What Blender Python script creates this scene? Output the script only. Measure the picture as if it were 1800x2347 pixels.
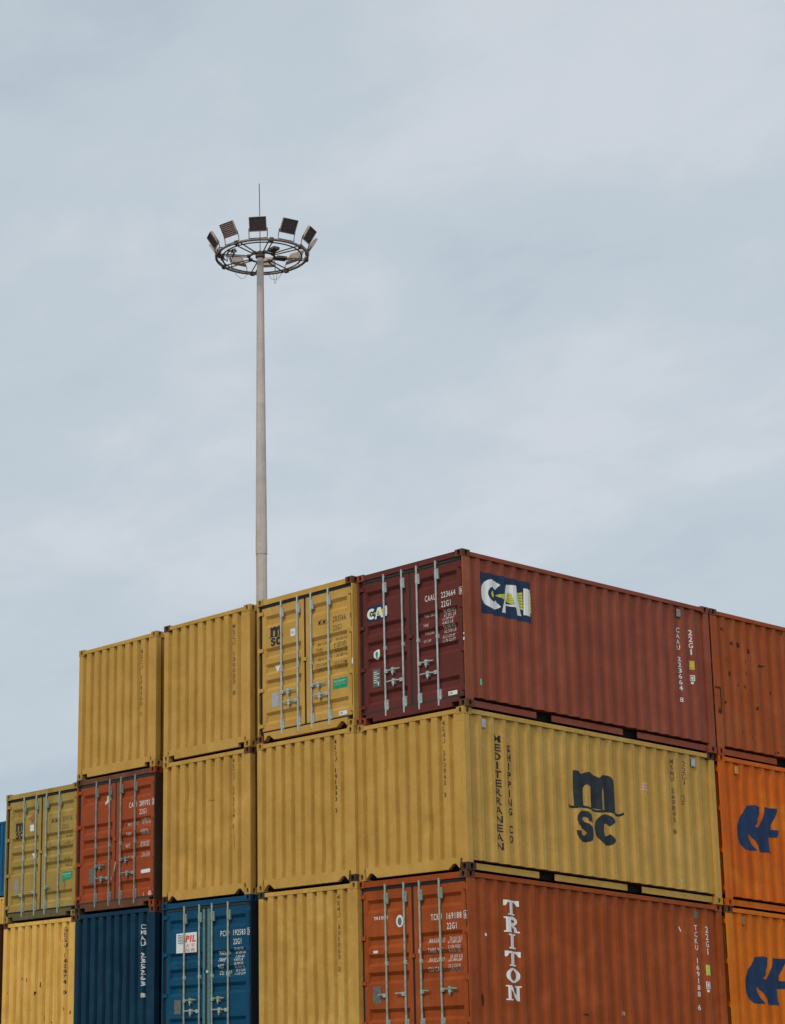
import bpy, bmesh, math, random
from mathutils import Vector, Matrix

# ------------------------------------------------------------------ clear
for o in list(bpy.data.objects): bpy.data.objects.remove(o)
S = bpy.context.scene
C = S.collection

W, L, H = 2.438, 6.058, 2.591
Z = lambda tier: ZT - H * (tier + 1)      # base height of a front tier, 0 = topmost
ZT = 5 * H                      # top of the front stacks (five tiers)

# ------------------------------------------------------------------ camera
cam_d = bpy.data.cameras.new('camera')
cam = bpy.data.objects.new('camera', cam_d); C.objects.link(cam)
cam_d.sensor_fit = 'HORIZONTAL'; cam_d.sensor_width = 36.0
cam_d.lens = 5226.046 / 1800 * 36
cam_d.shift_x = (900 + 170.509) / 1800
cam_d.shift_y = -(1173.5 - 1142.42) / 1800
cam_d.clip_start = 0.5; cam_d.clip_end = 3000
r_ = Vector((0.5473527045807479, 0.8360794211525051, 0.037097416533128605))
u_ = Vector((0.21591989274601234, -0.1839040345963408, 0.9589358195289914))
f_ = Vector((-0.8085688694877456, 0.5168660441395622, 0.28118654966201556))
M = Matrix(((r_.x, u_.x, -f_.x, 25.28553), (r_.y, u_.y, -f_.y, -26.50978),
            (r_.z, u_.z, -f_.z, -9.93984 + ZT), (0, 0, 0, 1)))
cam.matrix_world = M
S.camera = cam

# ------------------------------------------------------------------ world: overcast sky
SUN_EL, SUN_AZ = math.radians(40), math.radians(168)     # azimuth clockwise from +Y
wd = bpy.data.worlds.new('World'); S.world = wd; wd.use_nodes = True
nt = wd.node_tree; nt.nodes.clear()
def N(t, kind, **kw):
    n = t.nodes.new(kind)
    for k, v in kw.items(): setattr(n, k, v)
    return n
def link(t, a, b): t.links.new(a, b)
out = N(nt, 'ShaderNodeOutputWorld'); bg = N(nt, 'ShaderNodeBackground')
bg.inputs['Strength'].default_value = 0.1
sky = N(nt, 'ShaderNodeTexSky', sky_type='NISHITA', sun_disc=False)
sky.sun_elevation = SUN_EL; sky.sun_rotation = SUN_AZ
tc = N(nt, 'ShaderNodeTexCoord'); sp = N(nt, 'ShaderNodeSeparateXYZ')
link(nt, tc.outputs['Generated'], sp.inputs[0])
def math_node(t, op, a, b=None, c=None):
    n = N(t, 'ShaderNodeMath', operation=op)
    for i, v in enumerate((a, b, c)):
        if v is None: continue
        if isinstance(v, (int, float)): n.inputs[i].default_value = v
        else: link(t, v, n.inputs[i])
    return n.outputs[0]
zc = math_node(nt, 'ADD', math_node(nt, 'MAXIMUM', sp.outputs[2], 0.0), 0.22)
cb = N(nt, 'ShaderNodeCombineXYZ')
link(nt, math_node(nt, 'DIVIDE', sp.outputs[0], zc), cb.inputs[0])
link(nt, math_node(nt, 'DIVIDE', sp.outputs[1], zc), cb.inputs[1])
mp = N(nt, 'ShaderNodeMapping'); link(nt, cb.outputs[0], mp.inputs[0])
mp.inputs['Rotation'].default_value = (0, 0, math.radians(46)); mp.inputs['Location'].default_value = (3.3, 1.7, 0.4)
mp.inputs['Scale'].default_value = (1.0, 1.5, 1.0)
def noise(t, vec, scale, detail=5, rough=0.5, dist=0.0):
    n = N(t, 'ShaderNodeTexNoise'); link(t, vec, n.inputs['Vector'])
    n.inputs['Scale'].default_value = scale; n.inputs['Detail'].default_value = detail
    n.inputs['Roughness'].default_value = rough; n.inputs['Distortion'].default_value = dist
    return n.outputs['Fac']
def ramp(t, fac, stops, interp='LINEAR'):
    n = N(t, 'ShaderNodeValToRGB'); link(t, fac, n.inputs[0]); cr = n.color_ramp; cr.interpolation = interp
    while len(cr.elements) < len(stops): cr.elements.new(0.5)
    for e, (p, c) in zip(cr.elements, stops):
        e.position = p; e.color = c if len(c) == 4 else (*c, 1)
    return n.outputs[0]
def mix(t, fac, a, b, mode='MIX'):
    n = N(t, 'ShaderNodeMix', data_type='RGBA', blend_type=mode)
    for i, v in ((0, fac), (6, a), (7, b)):
        if isinstance(v, (int, float)): n.inputs[i].default_value = v
        elif isinstance(v, tuple): n.inputs[i].default_value = (*v, 1) if len(v) == 3 else v
        else: link(t, v, n.inputs[i])
    return n.outputs[2]
n1 = noise(nt, mp.outputs[0], 1.5, 4, 0.5, 0.4)
n2 = noise(nt, mp.outputs[0], 5.5, 6, 0.6, 0.2)
cl = math_node(nt, 'ADD', math_node(nt, 'MULTIPLY', n1, 0.64), math_node(nt, 'MULTIPLY', n2, 0.36))
cloud = ramp(nt, cl, [(0.36, (0.480, 0.562, 0.640)), (0.49, (0.545, 0.620, 0.682)), (0.64, (0.640, 0.684, 0.742))], 'EASE')
up = N(nt, 'ShaderNodeMapRange', interpolation_type='SMOOTHSTEP')
link(nt, sp.outputs[2], up.inputs['Value'])
up.inputs['From Min'].default_value = 0.42; up.inputs['From Max'].default_value = 0.95
up.inputs['To Min'].default_value = 1.0; up.inputs['To Max'].default_value = 1.0
up.inputs['To Min'].default_value = 0.0
cloud = mix(nt, up.outputs[0], cloud, (0.58, 0.56, 0.52))       # unseen overhead sky tinted warmer and dimmer to balance the wall light
sc_ = N(nt, 'ShaderNodeVectorMath', operation='SCALE'); link(nt, cloud, sc_.inputs[0])
# brightness added to the unseen sky behind the camera, lifting the right-facing walls
vd = N(nt, 'ShaderNodeVectorMath', operation='DOT_PRODUCT'); link(nt, tc.outputs['Generated'], vd.inputs[0])
vd.inputs[1].default_value = Vector((0.90, -0.28, 0.33)).normalized()
br_ = N(nt, 'ShaderNodeMapRange', interpolation_type='SMOOTHSTEP'); link(nt, vd.outputs['Value'], br_.inputs['Value'])
br_.inputs['From Min'].default_value = 0.0; br_.inputs['From Max'].default_value = 0.9
br_.inputs['To Min'].default_value = 10.0; br_.inputs['To Max'].default_value = 17.5
link(nt, br_.outputs[0], sc_.inputs['Scale'])
col = mix(nt, 0.93, sky.outputs[0], sc_.outputs[0])
link(nt, col, bg.inputs['Color']); link(nt, bg.outputs[0], out.inputs[0])

# ------------------------------------------------------------------ sun (overcast, very soft)
sd = bpy.data.lights.new('sun', 'SUN'); sd.energy = 1.40; sd.angle = math.radians(12); sd.color = (1.0, 0.90, 0.76)
sun = bpy.data.objects.new('sun', sd); C.objects.link(sun)
dv = Vector((math.sin(SUN_AZ) * math.cos(SUN_EL), math.cos(SUN_AZ) * math.cos(SUN_EL), math.sin(SUN_EL)))
sun.rotation_euler = dv.to_track_quat('Z', 'Y').to_euler(); sun.location = (30, -20, 40)

S.view_settings.view_transform = 'Standard'; S.view_settings.look = 'None'
S.view_settings.exposure = 0.0; S.view_settings.gamma = 1.0

# ------------------------------------------------------------------ materials
def srgb(r, g, b):
    f = lambda c: (c / 12.92 if c <= 0.04045 else ((c + 0.055) / 1.055) ** 2.4)
    return tuple(f(x / 255) for x in (r, g, b))
def new_mat(name):
    m = bpy.data.materials.new(name); m.use_nodes = True
    t = m.node_tree; t.nodes.clear()
    o = N(t, 'ShaderNodeOutputMaterial'); b = N(t, 'ShaderNodeBsdfPrincipled')
    link(t, b.outputs[0], o.inputs[0]); return m, t, b
def shade(c, k): return tuple(min(1, x * k) for x in c)
RUST = (0.115, 0.038, 0.014)
def paint(name, c, rust=0.15, dirt=0.25, seed=0.0, rough=0.62, spots=0.0, fade=None):
    m, t, b = new_mat(name)
    tcn = N(t, 'ShaderNodeTexCoord')
    def mapped(sx, sy, sz, k=0.0):
        mm = N(t, 'ShaderNodeMapping'); link(t, tcn.outputs['Object'], mm.inputs[0])
        mm.inputs['Location'].default_value = (seed * 7.31 + k, seed * 3.77 - k, seed * 5.13 + k)
        mm.inputs['Scale'].default_value = (sx, sy, sz); return mm.outputs[0]
    big = noise(t, mapped(1, 1, 1), 1.6, 5, 0.6, 0.4)
    f2 = fade if fade else shade(c, 1.14)
    base = ramp(t, big, [(0.30, shade(c, 0.86)), (0.52, c), (0.72, f2)])
    grain = noise(t, mapped(1, 1, 1, 2.0), 34, 3, 0.75)
    base = mix(t, 1.0, base, ramp(t, grain, [(0.30, (0.90,) * 3), (0.70, (1.09,) * 3)]), 'MULTIPLY')
    st = noise(t, mapped(7, 7, 0.45, 5.0), 1.0, 5, 0.65, 0.2)
    stf = ramp(t, st, [(0.50, (0,) * 3), (0.78, (1,) * 3)])
    base = mix(t, math_node(t, 'MULTIPLY', stf, dirt), base, (c[0] * 0.45 + 0.012, c[1] * 0.36 + 0.006, c[2] * 0.35 + 0.003))
    rr = noise(t, mapped(4.5, 4.5, 0.16, 15.0), 1.0, 6, 0.62, 0.15)
    rrf = ramp(t, rr, [(0.545, (0,) * 3), (0.66, (1,) * 3)])
    base = mix(t, math_node(t, 'MULTIPLY', rrf, min(0.6, dirt * 0.75)), base, (c[0] * 0.62 + 0.03, c[1] * 0.42 + 0.012, c[2] * 0.25 + 0.004))
    lt = noise(t, mapped(9, 9, 0.8, 9.0), 1.0, 4, 0.6)
    ltf = ramp(t, lt, [(0.56, (0,) * 3), (0.80, (1,) * 3)])
    base = mix(t, math_node(t, 'MULTIPLY', ltf, dirt * 0.45), base, shade(c, 1.5))
    if rust > 0:
        rn = noise(t, mapped(1, 1, 0.45, 11.0), 5.5, 8, 0.72, 0.5)
        lim = 0.78 - 0.24 * rust
        rf = ramp(t, rn, [(lim, (0,) * 3), (lim + 0.07, (1,) * 3)])
        rc = ramp(t, grain, [(0.35, RUST), (0.65, (0.26, 0.095, 0.03))])
        base = mix(t, math_node(t, 'MULTIPLY', rf, min(1, 0.55 + rust * 0.4)), base, rc)
    if spots > 0:
        sn = noise(t, mapped(1, 1, 0.5, 21.0), 9, 2, 0.4)
        lim = 0.80 - 0.12 * spots
        base = mix(t, ramp(t, sn, [(lim, (0,) * 3), (lim + 0.02, (1,) * 3)]), base, (0.05, 0.02, 0.012))
    link(t, base, b.inputs['Base Color'])
    b.inputs['Roughness'].default_value = rough
    b.inputs['Specular IOR Level'].default_value = 0.18
    bp = N(t, 'ShaderNodeBump'); bp.inputs['Strength'].default_value = 0.35; bp.inputs['Distance'].default_value = 0.004
    hn = math_node(t, 'ADD', math_node(t, 'MULTIPLY', noise(t, mapped(1, 1, 0.6, 3.0), 4.0, 4, 0.6), 3.0), grain)
    link(t, hn, bp.inputs['Height'])
    b2 = N(t, 'ShaderNodeBump'); b2.inputs['Strength'].default_value = 0.55; b2.inputs['Distance'].default_value = 0.05   # shallow dents
    link(t, noise(t, mapped(1, 1, 0.7, 27.0), 2.3, 3, 0.5), b2.inputs['Height']); link(t, bp.outputs[0], b2.inputs['Normal'])
    link(t, b2.outputs[0], b.inputs['Normal'])
    return m
def plain(name, c, rough=0.6, metal=0.0, var=0.15, scale=20.0):
    m, t, b = new_mat(name)
    tcn = N(t, 'ShaderNodeTexCoord')
    n = noise(t, tcn.outputs['Object'], scale, 4, 0.6)
    link(t, ramp(t, n, [(0.3, shade(c, 1 - var)), (0.7, shade(c, 1 + var))]), b.inputs['Base Color'])
    b.inputs['Specular IOR Level'].default_value = 0.2
    b.inputs['Roughness'].default_value = rough; b.inputs['Metallic'].default_value = metal
    return m
def worn_print(name, c, under, wear=0.5):
    """painted lettering that has partly flaked away to the paint below"""
    m, t, b = new_mat(name)
    tcn = N(t, 'ShaderNodeTexCoord')
    n = noise(t, tcn.outputs['Object'], 26, 5, 0.7)
    link(t, mix(t, ramp(t, n, [(0.62 - wear * 0.3, (0,) * 3), (0.70 - wear * 0.2, (1,) * 3)]), c, under), b.inputs['Base Color'])
    b.inputs['Roughness'].default_value = 0.6
    return m
M_zinc = plain('zinc_plated_steel', (0.40, 0.44, 0.43), 0.45, 0.25, 0.22, 14)
M_zincB = plain('dull_weathered_steel', (0.22, 0.245, 0.22), 0.6, 0.15, 0.35, 10)
M_zincG = plain('greenish_zinc_steel', (0.30, 0.36, 0.29), 0.55, 0.15, 0.3, 10)
M_gasket = plain('black_rubber', (0.018, 0.018, 0.020), 0.75, 0, 0.05)
M_gasketG = plain('grey_rubber', (0.030, 0.036, 0.035), 0.75, 0, 0.05)
M_teal = plain('faded_teal_rubber', (0.085, 0.19, 0.20), 0.75, 0, 0.3, 25)
M_floor_shade = plain('underside_shade', (0.010, 0.008, 0.007), 0.95)  # near-black colour stands in for the shade under the container
M_white = plain('white_print', (0.74, 0.74, 0.71), 0.6, 0, 0.06, 60)
M_whiteW = worn_print('worn_white_print', (0.66, 0.62, 0.57), (0.24, 0.12, 0.08), 0.22)
M_black = plain('black_print', (0.030, 0.026, 0.024), 0.55)
M_blackW = worn_print('worn_black_print', (0.060, 0.040, 0.020), (0.36, 0.21, 0.055), 0.34)
M_navy = plain('navy_print', (0.010, 0.028, 0.070), 0.5, 0, 0.25, 5)
M_logoblack = plain('faded_black_print', (0.022, 0.028, 0.034), 0.6, 0, 0.35, 5)
M_hblue = plain('blue_print', (0.010, 0.032, 0.090), 0.55, 0, 0.3, 6)
M_yprint = plain('lime_yellow_print', (0.62, 0.60, 0.06), 0.5)
M_plate = plain('aluminium_plate', (0.40, 0.40, 0.41), 0.5, 0.2)
M_plateD = plain('weathered_plate', (0.13, 0.14, 0.12), 0.6, 0.1, 0.4, 30)
M_sticker = plain('white_sticker', (0.70, 0.71, 0.70), 0.5, 0, 0.05)
M_green = plain('green_sticker', (0.012, 0.27, 0.12), 0.5)
M_mint = plain('bright_green_sticker', (0.05, 0.60, 0.33), 0.5)
M_redp = plain('red_print', (0.60, 0.075, 0.035), 0.5)
M_pink = plain('pale_red_sticker', (0.62, 0.33, 0.25), 0.5)
M_ysticker = plain('yellow_sticker', (0.55, 0.40, 0.05), 0.5)
M_gyprint = plain('grey_print', (0.10, 0.12, 0.13), 0.5)
M_stain = plain('dark_rust_stain', (0.055, 0.024, 0.012), 0.85, 0, 0.4, 40)

def body(name, c, **kw):
    m = paint(name + '_paint', c, **kw)
    k2 = dict(kw); k2['rust'] = min(1.0, kw.get('rust', 0.15) + 0.55); k2['dirt'] = 0.5; k2['spots'] = 0
    k2['seed'] = kw.get('seed', 0) + 3.3
    m2 = paint(name + '_casting', shade(c, 0.88), **k2)
    return m, m2

# ------------------------------------------------------------------ mesh helpers
class MB:
    """collects polygons and links them as ONE mesh object"""
    def __init__(s): s.v = []; s.f = []
    def poly(s, pts):
        i = len(s.v); s.v += [tuple(p) for p in pts]; s.f.append(tuple(range(i, i + len(pts)))); return s
    def box(s, x0, x1, y0, y1, z0, z1):
        i = len(s.v)
        s.v += [(x0, y0, z0), (x1, y0, z0), (x1, y1, z0), (x0, y1, z0), (x0, y0, z1), (x1, y0, z1), (x1, y1, z1), (x0, y1, z1)]
        s.f += [tuple(i + k for k in q) for q in ((0, 3, 2, 1), (4, 5, 6, 7), (0, 1, 5, 4), (1, 2, 6, 5), (2, 3, 7, 6), (3, 0, 4, 7))]
        return s
    def tube(s, path, r, n=8, r2=None, close=False):
        path = [Vector(p) for p in path]; m = len(path); rings = []
        for k, p in enumerate(path):
            a = path[(k - 1) % m] if (k > 0 or close) else p
            b = path[(k + 1) % m] if (k < m - 1 or close) else p
            d = (b - a).normalized()
            up = Vector((0, 0, 1)) if abs(d.z) < 0.9 else Vector((1, 0, 0))
            x = d.cross(up).normalized(); y = x.cross(d).normalized()
            rr = r if r2 is None else r + (r2 - r) * k / (m - 1)
            i = len(s.v)
            for q in range(n):
                an = 2 * math.pi * (q + 0.5) / n
                s.v.append(tuple(p + x * math.cos(an) * rr + y * math.sin(an) * rr))
            rings.append(i)
        cnt = m if close else m - 1
        for k in range(cnt):
            a, b = rings[k], rings[(k + 1) % m]
            for q in range(n): s.f.append((a + q, a + (q + 1) % n, b + (q + 1) % n, b + q))
        if not close:
            s.f.append(tuple(rings[0] + q for q in reversed(range(n)))); s.f.append(tuple(rings[-1] + q for q in range(n)))
        return s
    def obox(s, c, ax, ay, az, hx, hy, hz):
        c, ax, ay, az = (Vector(q) for q in (c, ax, ay, az)); i = len(s.v)
        for sz in (-1, 1):
            for sx, sy in ((-1, -1), (1, -1), (1, 1), (-1, 1)):
                s.v.append(tuple(c + ax * hx * sx + ay * hy * sy + az * hz * sz))
        s.f += [tuple(i + k for k in q) for q in ((0, 3, 2, 1), (4, 5, 6, 7), (0, 1, 5, 4), (1, 2, 6, 5), (2, 3, 7, 6), (3, 0, 4, 7))]
        return s
    def mesh(s, name, bevel=0.0, fix=True):
        me = bpy.data.meshes.new(name); me.from_pydata(s.v, [], s.f)
        if fix or bevel:
            bm = bmesh.new(); bm.from_mesh(me)
            if bevel:
                bmesh.ops.bevel(bm, geom=list(bm.edges), offset=bevel, segments=1, affect='EDGES', profile=0.5)
            bmesh.ops.recalc_face_normals(bm, faces=bm.faces)
            bm.to_mesh(me); bm.free()
        return me
def link_obj(name, me, mat, parent=None, loc=(0, 0, 0)):
    o = bpy.data.objects.new(name, me); C.objects.link(o); o.location = loc
    if len(me.materials) == 0: me.materials.append(None)
    o.material_slots[0].link = 'OBJECT'; o.material_slots[0].material = mat
    if parent: o.parent = parent
    return o
CACHE = {}
def part(name, key, fn, mat, parent, loc=(0, 0, 0)):
    if key not in CACHE: CACHE[key] = fn()
    return link_obj(name, CACHE[key], mat, parent, loc)
def tag(o, label=None, cat=None, group=None, kind=None):
    for k, v in (('label', label), ('category', cat), ('group', group), ('kind', kind)):
        if v: o[k] = v
    return o
def empty(name, loc, label, cat, group=None):
    o = bpy.data.objects.new(name, None); C.objects.link(o); o.location = loc; o.empty_display_size = 0.4
    return tag(o, label, cat, group)

# ------------------------------------------------------------------ container geometry
FY = -L / 2                      # front plane, local y
CX, CY, CZ = 0.162, 0.178, 0.118 # corner casting
def casting_mesh(sx, sy, top):
    """hollow looking corner casting with its slots; outer corner at (sx W/2, sy L/2)"""
    b = MB()
    def face(o, a, c, la, lc, ha, hc, depth, nrm):
        o, a, c, nrm = Vector(o), Vector(a), Vector(c), Vector(nrm)
        P = [o, o + a * la, o + a * la + c * lc, o + c * lc]
        m = o + a * la / 2 + c * lc / 2; k = 0.55
        q = [(-k, -1), (k, -1), (1, -k), (1, k), (k, 1), (-k, 1), (-1, k), (-1, -k)]
        I = [m + a * ha * i + c * hc * j for i, j in q]
        for e in range(4):
            b.poly([P[e], P[(e + 1) % 4], I[2 * e + 1], I[2 * e]])
            b.poly([P[(e + 1) % 4], I[(2 * e + 2) % 8], I[2 * e + 1]])
        J = [p - nrm * depth for p in I]
        for e in range(8): b.poly([I[e], I[(e + 1) % 8], J[(e + 1) % 8], J[e]])
        b.poly(J)
    x1, y1 = sx * W / 2, sy * L / 2; x0, y0 = x1 - sx * CX, y1 - sy * CY
    z0, z1 = (H - CZ, H) if top else (0, CZ)
    X, Y, Z = Vector((1, 0, 0)), Vector((0, 1, 0)), Vector((0, 0, 1))
    xa, xb = min(x0, x1), max(x0, x1); ya, yb = min(y0, y1), max(y0, y1)
    face((xa, y1, z0), X, Z, CX, CZ, 0.029, 0.043, 0.11, Y * sy)       # end face slot
    face((x1, ya, z0), Y, Z, CY, CZ, 0.031, 0.043, 0.10, X * sx)       # side face slot
    zt = z1 if top else z0
    face((xa, ya, zt), X, Y, CX, CY, 0.032, 0.060, 0.03, Z * (1 if top else -1))
    b.poly([(x0, ya, z0), (x0, yb, z0), (x0, yb, z1), (x0, ya, z1)])
    b.poly([(xa, y0, z0), (xb, y0, z0), (xb, y0, z1), (xa, y0, z1)])
    zb = z0 if top else z1
    b.poly([(xa, ya, zb), (xb, ya, zb), (xb, yb, zb), (xa, yb, zb)])
    me = b.mesh('corner_casting', fix=False)
    bm = bmesh.new(); bm.from_mesh(me); bmesh.ops.remove_doubles(bm, verts=bm.verts, dist=1e-5)
    bmesh.ops.recalc_face_normals(bm, faces=bm.faces); bm.to_mesh(me); bm.free()
    return me

# corrugation profiles -------------------------------------------------
E0, EP, ED, ES = 0.125, 0.245, 0.062, 0.024         # blank end: start, pitch, depth, slope
def end_bp():
    r = []
    for k in range(9):
        a = E0 + EP * k; r += [(a, 0), (a + ES, 1), (a + 0.118 - ES, 1), (a + 0.118, 0)]
    return r
S0, SP_, SD = 0.335, 0.278, 0.039
def side_bp():
    r = [(0.185, 1)]
    for k in range(20):
        a = S0 + SP_ * k
        r += [(a - 0.068, 1), (a, 0), (a + 0.072, 0), (a + 0.140, 1)]
    return r + [(L - 0.130, 1)]
EBP, SBP = end_bp(), side_bp()
def interp(bp, x):
    if x <= bp[0][0]: return bp[0][1]
    for (a, p), (b, q) in zip(bp, bp[1:]):
        if a <= x <= b: return p + (q - p) * (x - a) / max(1e-9, b - a)
    return bp[-1][1]
Z_SILL, Z_HEAD = 0.200, H - 0.097
Z_SB, Z_ST = 0.172, H - 0.097
def zrows(z0, z1):
    return [z0] + [0.12 * k for k in range(1, 22) if z0 + 0.01 < 0.12 * k < z1 - 0.01] + [z1]
DENTS = {}
def dent(seed, a, z, length):
    """inward depth of the bowing and the knocks of one wall, metres"""
    if seed is None: return 0.0
    key = (seed, length)
    if key not in DENTS:
        R = random.Random(seed * 31 + int(length * 10)); n = 3 if length < 3 else 7
        DENTS[key] = ([R.uniform(0, 6.3) for _ in range(4)],
                      [(R.uniform(0.35, length - 0.35), R.uniform(0.35, 2.1), R.uniform(0.010, 0.030) * (1 if length < 3 else 0.55), R.uniform(0.10, 0.22), R.uniform(0.12, 0.40)) for _ in range(n)])
    ph, kn = DENTS[key]
    w = max(0.0, min(1.0, (a - 0.16) / 0.3, (length - 0.16 - a) / 0.3)) * max(0.0, min(1.0, (z - 0.2) / 0.25, (2.49 - z) / 0.25))
    d = 0.003 * (1 + math.sin(a * 2.1 + ph[0]) * math.sin(z * 1.7 + ph[1])) + 0.002 * (1 + math.sin(a * 6.3 + ph[2] + z * 2.0) * math.sin(z * 4.1 + ph[3]))
    for ca, cz, dp, ra, rz in kn: d += dp * math.exp(-((a - ca) / ra) ** 2 - ((z - cz) / rz) ** 2)
    return d * w
def end_wall_mesh(sy, seed=None):
    b = MB(); pts = [(0.10, 0)] + EBP + [(W - 0.10, 0)]
    zs = zrows(Z_SILL - 0.01, Z_HEAD + 0.02) if seed is not None else [Z_SILL - 0.01, Z_HEAD + 0.02]
    P = lambda a, p, z: (a - W / 2, sy * (L / 2 - 0.010 - ED * p - dent(seed, a, z, W)), z)
    for (a, p), (c, q) in zip(pts, pts[1:]):
        for z0, z1 in zip(zs, zs[1:]): b.poly([P(a, p, z0), P(c, q, z0), P(c, q, z1), P(a, p, z1)])
    return b.mesh('end_wall', fix=False)
def side_wall_mesh(sx, seed=None):
    b = MB(); zs = zrows(Z_SB, Z_ST + 0.02) if seed is not None else [Z_SB, Z_ST + 0.02]
    P = lambda a, p, z: (sx * (W / 2 - 0.015 - SD * p - dent(seed, a, z, L)), a - L / 2, z)
    for (a, p), (c, q) in zip(SBP, SBP[1:]):
        for z0, z1 in zip(zs, zs[1:]): b.poly([P(a, p, z0), P(c, q, z0), P(c, q, z1), P(a, p, z1)])
        b.poly([P(a, p, Z_SB), P(c, q, Z_SB), (sx * (W / 2 - 0.170), c - L / 2, Z_SB), (sx * (W / 2 - 0.170), a - L / 2, Z_SB)])
    return b.mesh('side_wall', fix=False)

# doors ------------------------------------------------------------------
DZ0, DZ1 = 0.205, 2.425
DGAP = 0.024
REC = [(2.06, 2.27), (1.49, 1.68), (1.205, 1.395), (0.92, 1.11), (0.32, 0.53)]   # recess z ranges
RDEP, RS = 0.044, 0.056
DY = 0.034                        # door skin set back from the casting plane
def door_x(side):                 # door leaf extent, u from the container's left edge
    return (0.108, W / 2 - DGAP) if side == 0 else (W / 2 + DGAP, W - 0.075)
def rec_x(side):
    return (0.195, W / 2 - 0.100) if side == 0 else (W / 2 + 0.120, W - 0.165)
def door_mesh(side, sy=-1):
    b = MB(); x0, x1 = door_x(side); a, c = rec_x(side)
    y = lambda d: sy * (L / 2 - DY - d)
    P = lambda u, z, d=0.0: (u - W / 2, y(d), z)
    zs = [DZ0]
    for lo, hi in sorted(REC): zs += [lo, hi]
    zs.append(DZ1)
    for z0, z1 in zip(zs, zs[1:]):
        b.poly([P(x0, z0), P(a, z0), P(a, z1), P(x0, z1)]); b.poly([P(c, z0), P(x1, z0), P(x1, z1), P(c, z1)])
        if (z0, z1) in REC:
            i0, i1, j0, j1 = a + 0.022, c - 0.022, z0 + RS, z1 - RS
            b.poly([P(i0, j0, RDEP), P(i1, j0, RDEP), P(i1, j1, RDEP), P(i0, j1, RDEP)])
            b.poly([P(a, z1), P(c, z1), P(i1, j1, RDEP), P(i0, j1, RDEP)])
            b.poly([P(a, z0), P(c, z0), P(i1, j0, RDEP), P(i0, j0, RDEP)])
            b.poly([P(a, z0), P(a, z1), P(i0, j1, RDEP), P(i0, j0, RDEP)])
            b.poly([P(c, z0), P(c, z1), P(i1, j1, RDEP), P(i1, j0, RDEP)])
        else: b.poly([P(a, z0), P(c, z0), P(c, z1), P(a, z1)])
    yb = 0.055
    for u in (x0, x1): b.poly([P(u, DZ0), P(u, DZ1), P(u, DZ1, yb), P(u, DZ0, yb)])
    for z in (DZ0, DZ1): b.poly([P(x0, z), P(x1, z), P(x1, z, yb), P(x0, z, yb)])
    b.poly([P(x0, DZ0, yb), P(x1, DZ0, yb), P(x1, DZ1, yb), P(x0, DZ1, yb)])
    me = b.mesh('door', fix=False)
    bm = bmesh.new(); bm.from_mesh(me); bmesh.ops.remove_doubles(bm, verts=bm.verts, dist=1e-5)
    bmesh.ops.recalc_face_normals(bm, faces=bm.faces); bm.to_mesh(me); bm.free()
    return me
def door_depth(u, z):
    side = 0 if u < W / 2 else 1; a, c = rec_x(side)
    if not (a < u < c): return 0.0
    for lo, hi in REC:
        if lo < z < hi:
            return RDEP * max(0, min(1, (z - lo) / RS, (hi - z) / RS, (u - a) / 0.022, (c - u) / 0.022))
    return 0.0
RODS = [0.625, 1.045, 1.390, 1.825]
def rod_mesh(sy=-1):
    b = MB(); yr = sy * (L / 2 - 0.012)
    b.tube([(0, yr, 0.085), (0, yr, H - 0.085)], 0.0175, 8)
    for z in (0.27, 1.235, 2.275):                                   # rod guides
        h = 0.035 if z == 1.235 else 0.085
        b.box(-0.026, 0.030 if z == 1.235 else 0.055, min(yr - sy * 0.001, yr - sy * 0.03), max(yr - sy * 0.001, yr - sy * 0.03), z - h, z + h)
        b.tube([(0, yr, z - h * 0.8), (0, yr, z + h * 0.8)], 0.0235, 8)
    for z in (0.115, H - 0.105):                                      # cam and keeper
        b.box(-0.032, 0.032, min(yr, yr - sy * 0.02), max(yr, yr - sy * 0.02), z - 0.022, z + 0.022)
    return b.mesh('lock_rod')
def handle_mesh(d, ln):
    b = MB(); y = FY - 0.004
    b.box(min(0, d * 0.07), max(0, d * 0.07), y - 0.010, y + 0.026, -0.030, 0.030)
    b.tube([(d * 0.05, y - 0.008, 0), (d * ln * 0.5, y - 0.012, 0.012), (d * ln, y - 0.012, 0.008)], 0.0125, 6)
    if ln > 0.2:
        b.box(d * ln * 0.55 - 0.028, d * ln * 0.55 + 0.028, y - 0.018, y + 0.034, -0.050, 0.044)
        b.tube([(d * ln * 0.55, y - 0.02, -0.05), (d * ln * 0.55 + 0.012, y - 0.02, -0.088)], 0.010, 6)
    return b.mesh('door_handle')
def hinge_mesh(side):
    b = MB(); x0 = 0.016 if side == 0 else W - 0.115; x1 = 0.150 if side == 0 else W - 0.016
    b.box(x0 - W / 2, x1 - W / 2, FY + 0.014, FY + 0.032, -0.032, 0.032)
    xp = (0.035 if side == 0 else W - 0.035) - W / 2
    b.tube([(xp, FY + 0.020, -0.055), (xp, FY + 0.020, 0.055)], 0.014, 6)
    return b.mesh('hinge')
def gasket_mesh(top):
    b = MB(); y0, y1 = FY + 0.024, FY + 0.052
    if top: b.box(0.105 - W / 2, W / 2 - 0.07, y0, y1, DZ1 + 0.002, DZ1 + 0.048)
    else: b.box(0.105 - W / 2, W / 2 - 0.07, y0, y1, DZ0 - 0.034, DZ0 - 0.002)
    return b.mesh('gasket')
def edge_gasket_mesh(side):
    b = MB(); u0, u1 = (0.040, 0.104) if side == 0 else (W - 0.071, W - 0.038)
    b.box(u0 - W / 2, u1 - W / 2, FY + 0.042, FY + 0.060, DZ0 - 0.03, DZ1 + 0.04)
    return b.mesh('gasket')
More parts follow.
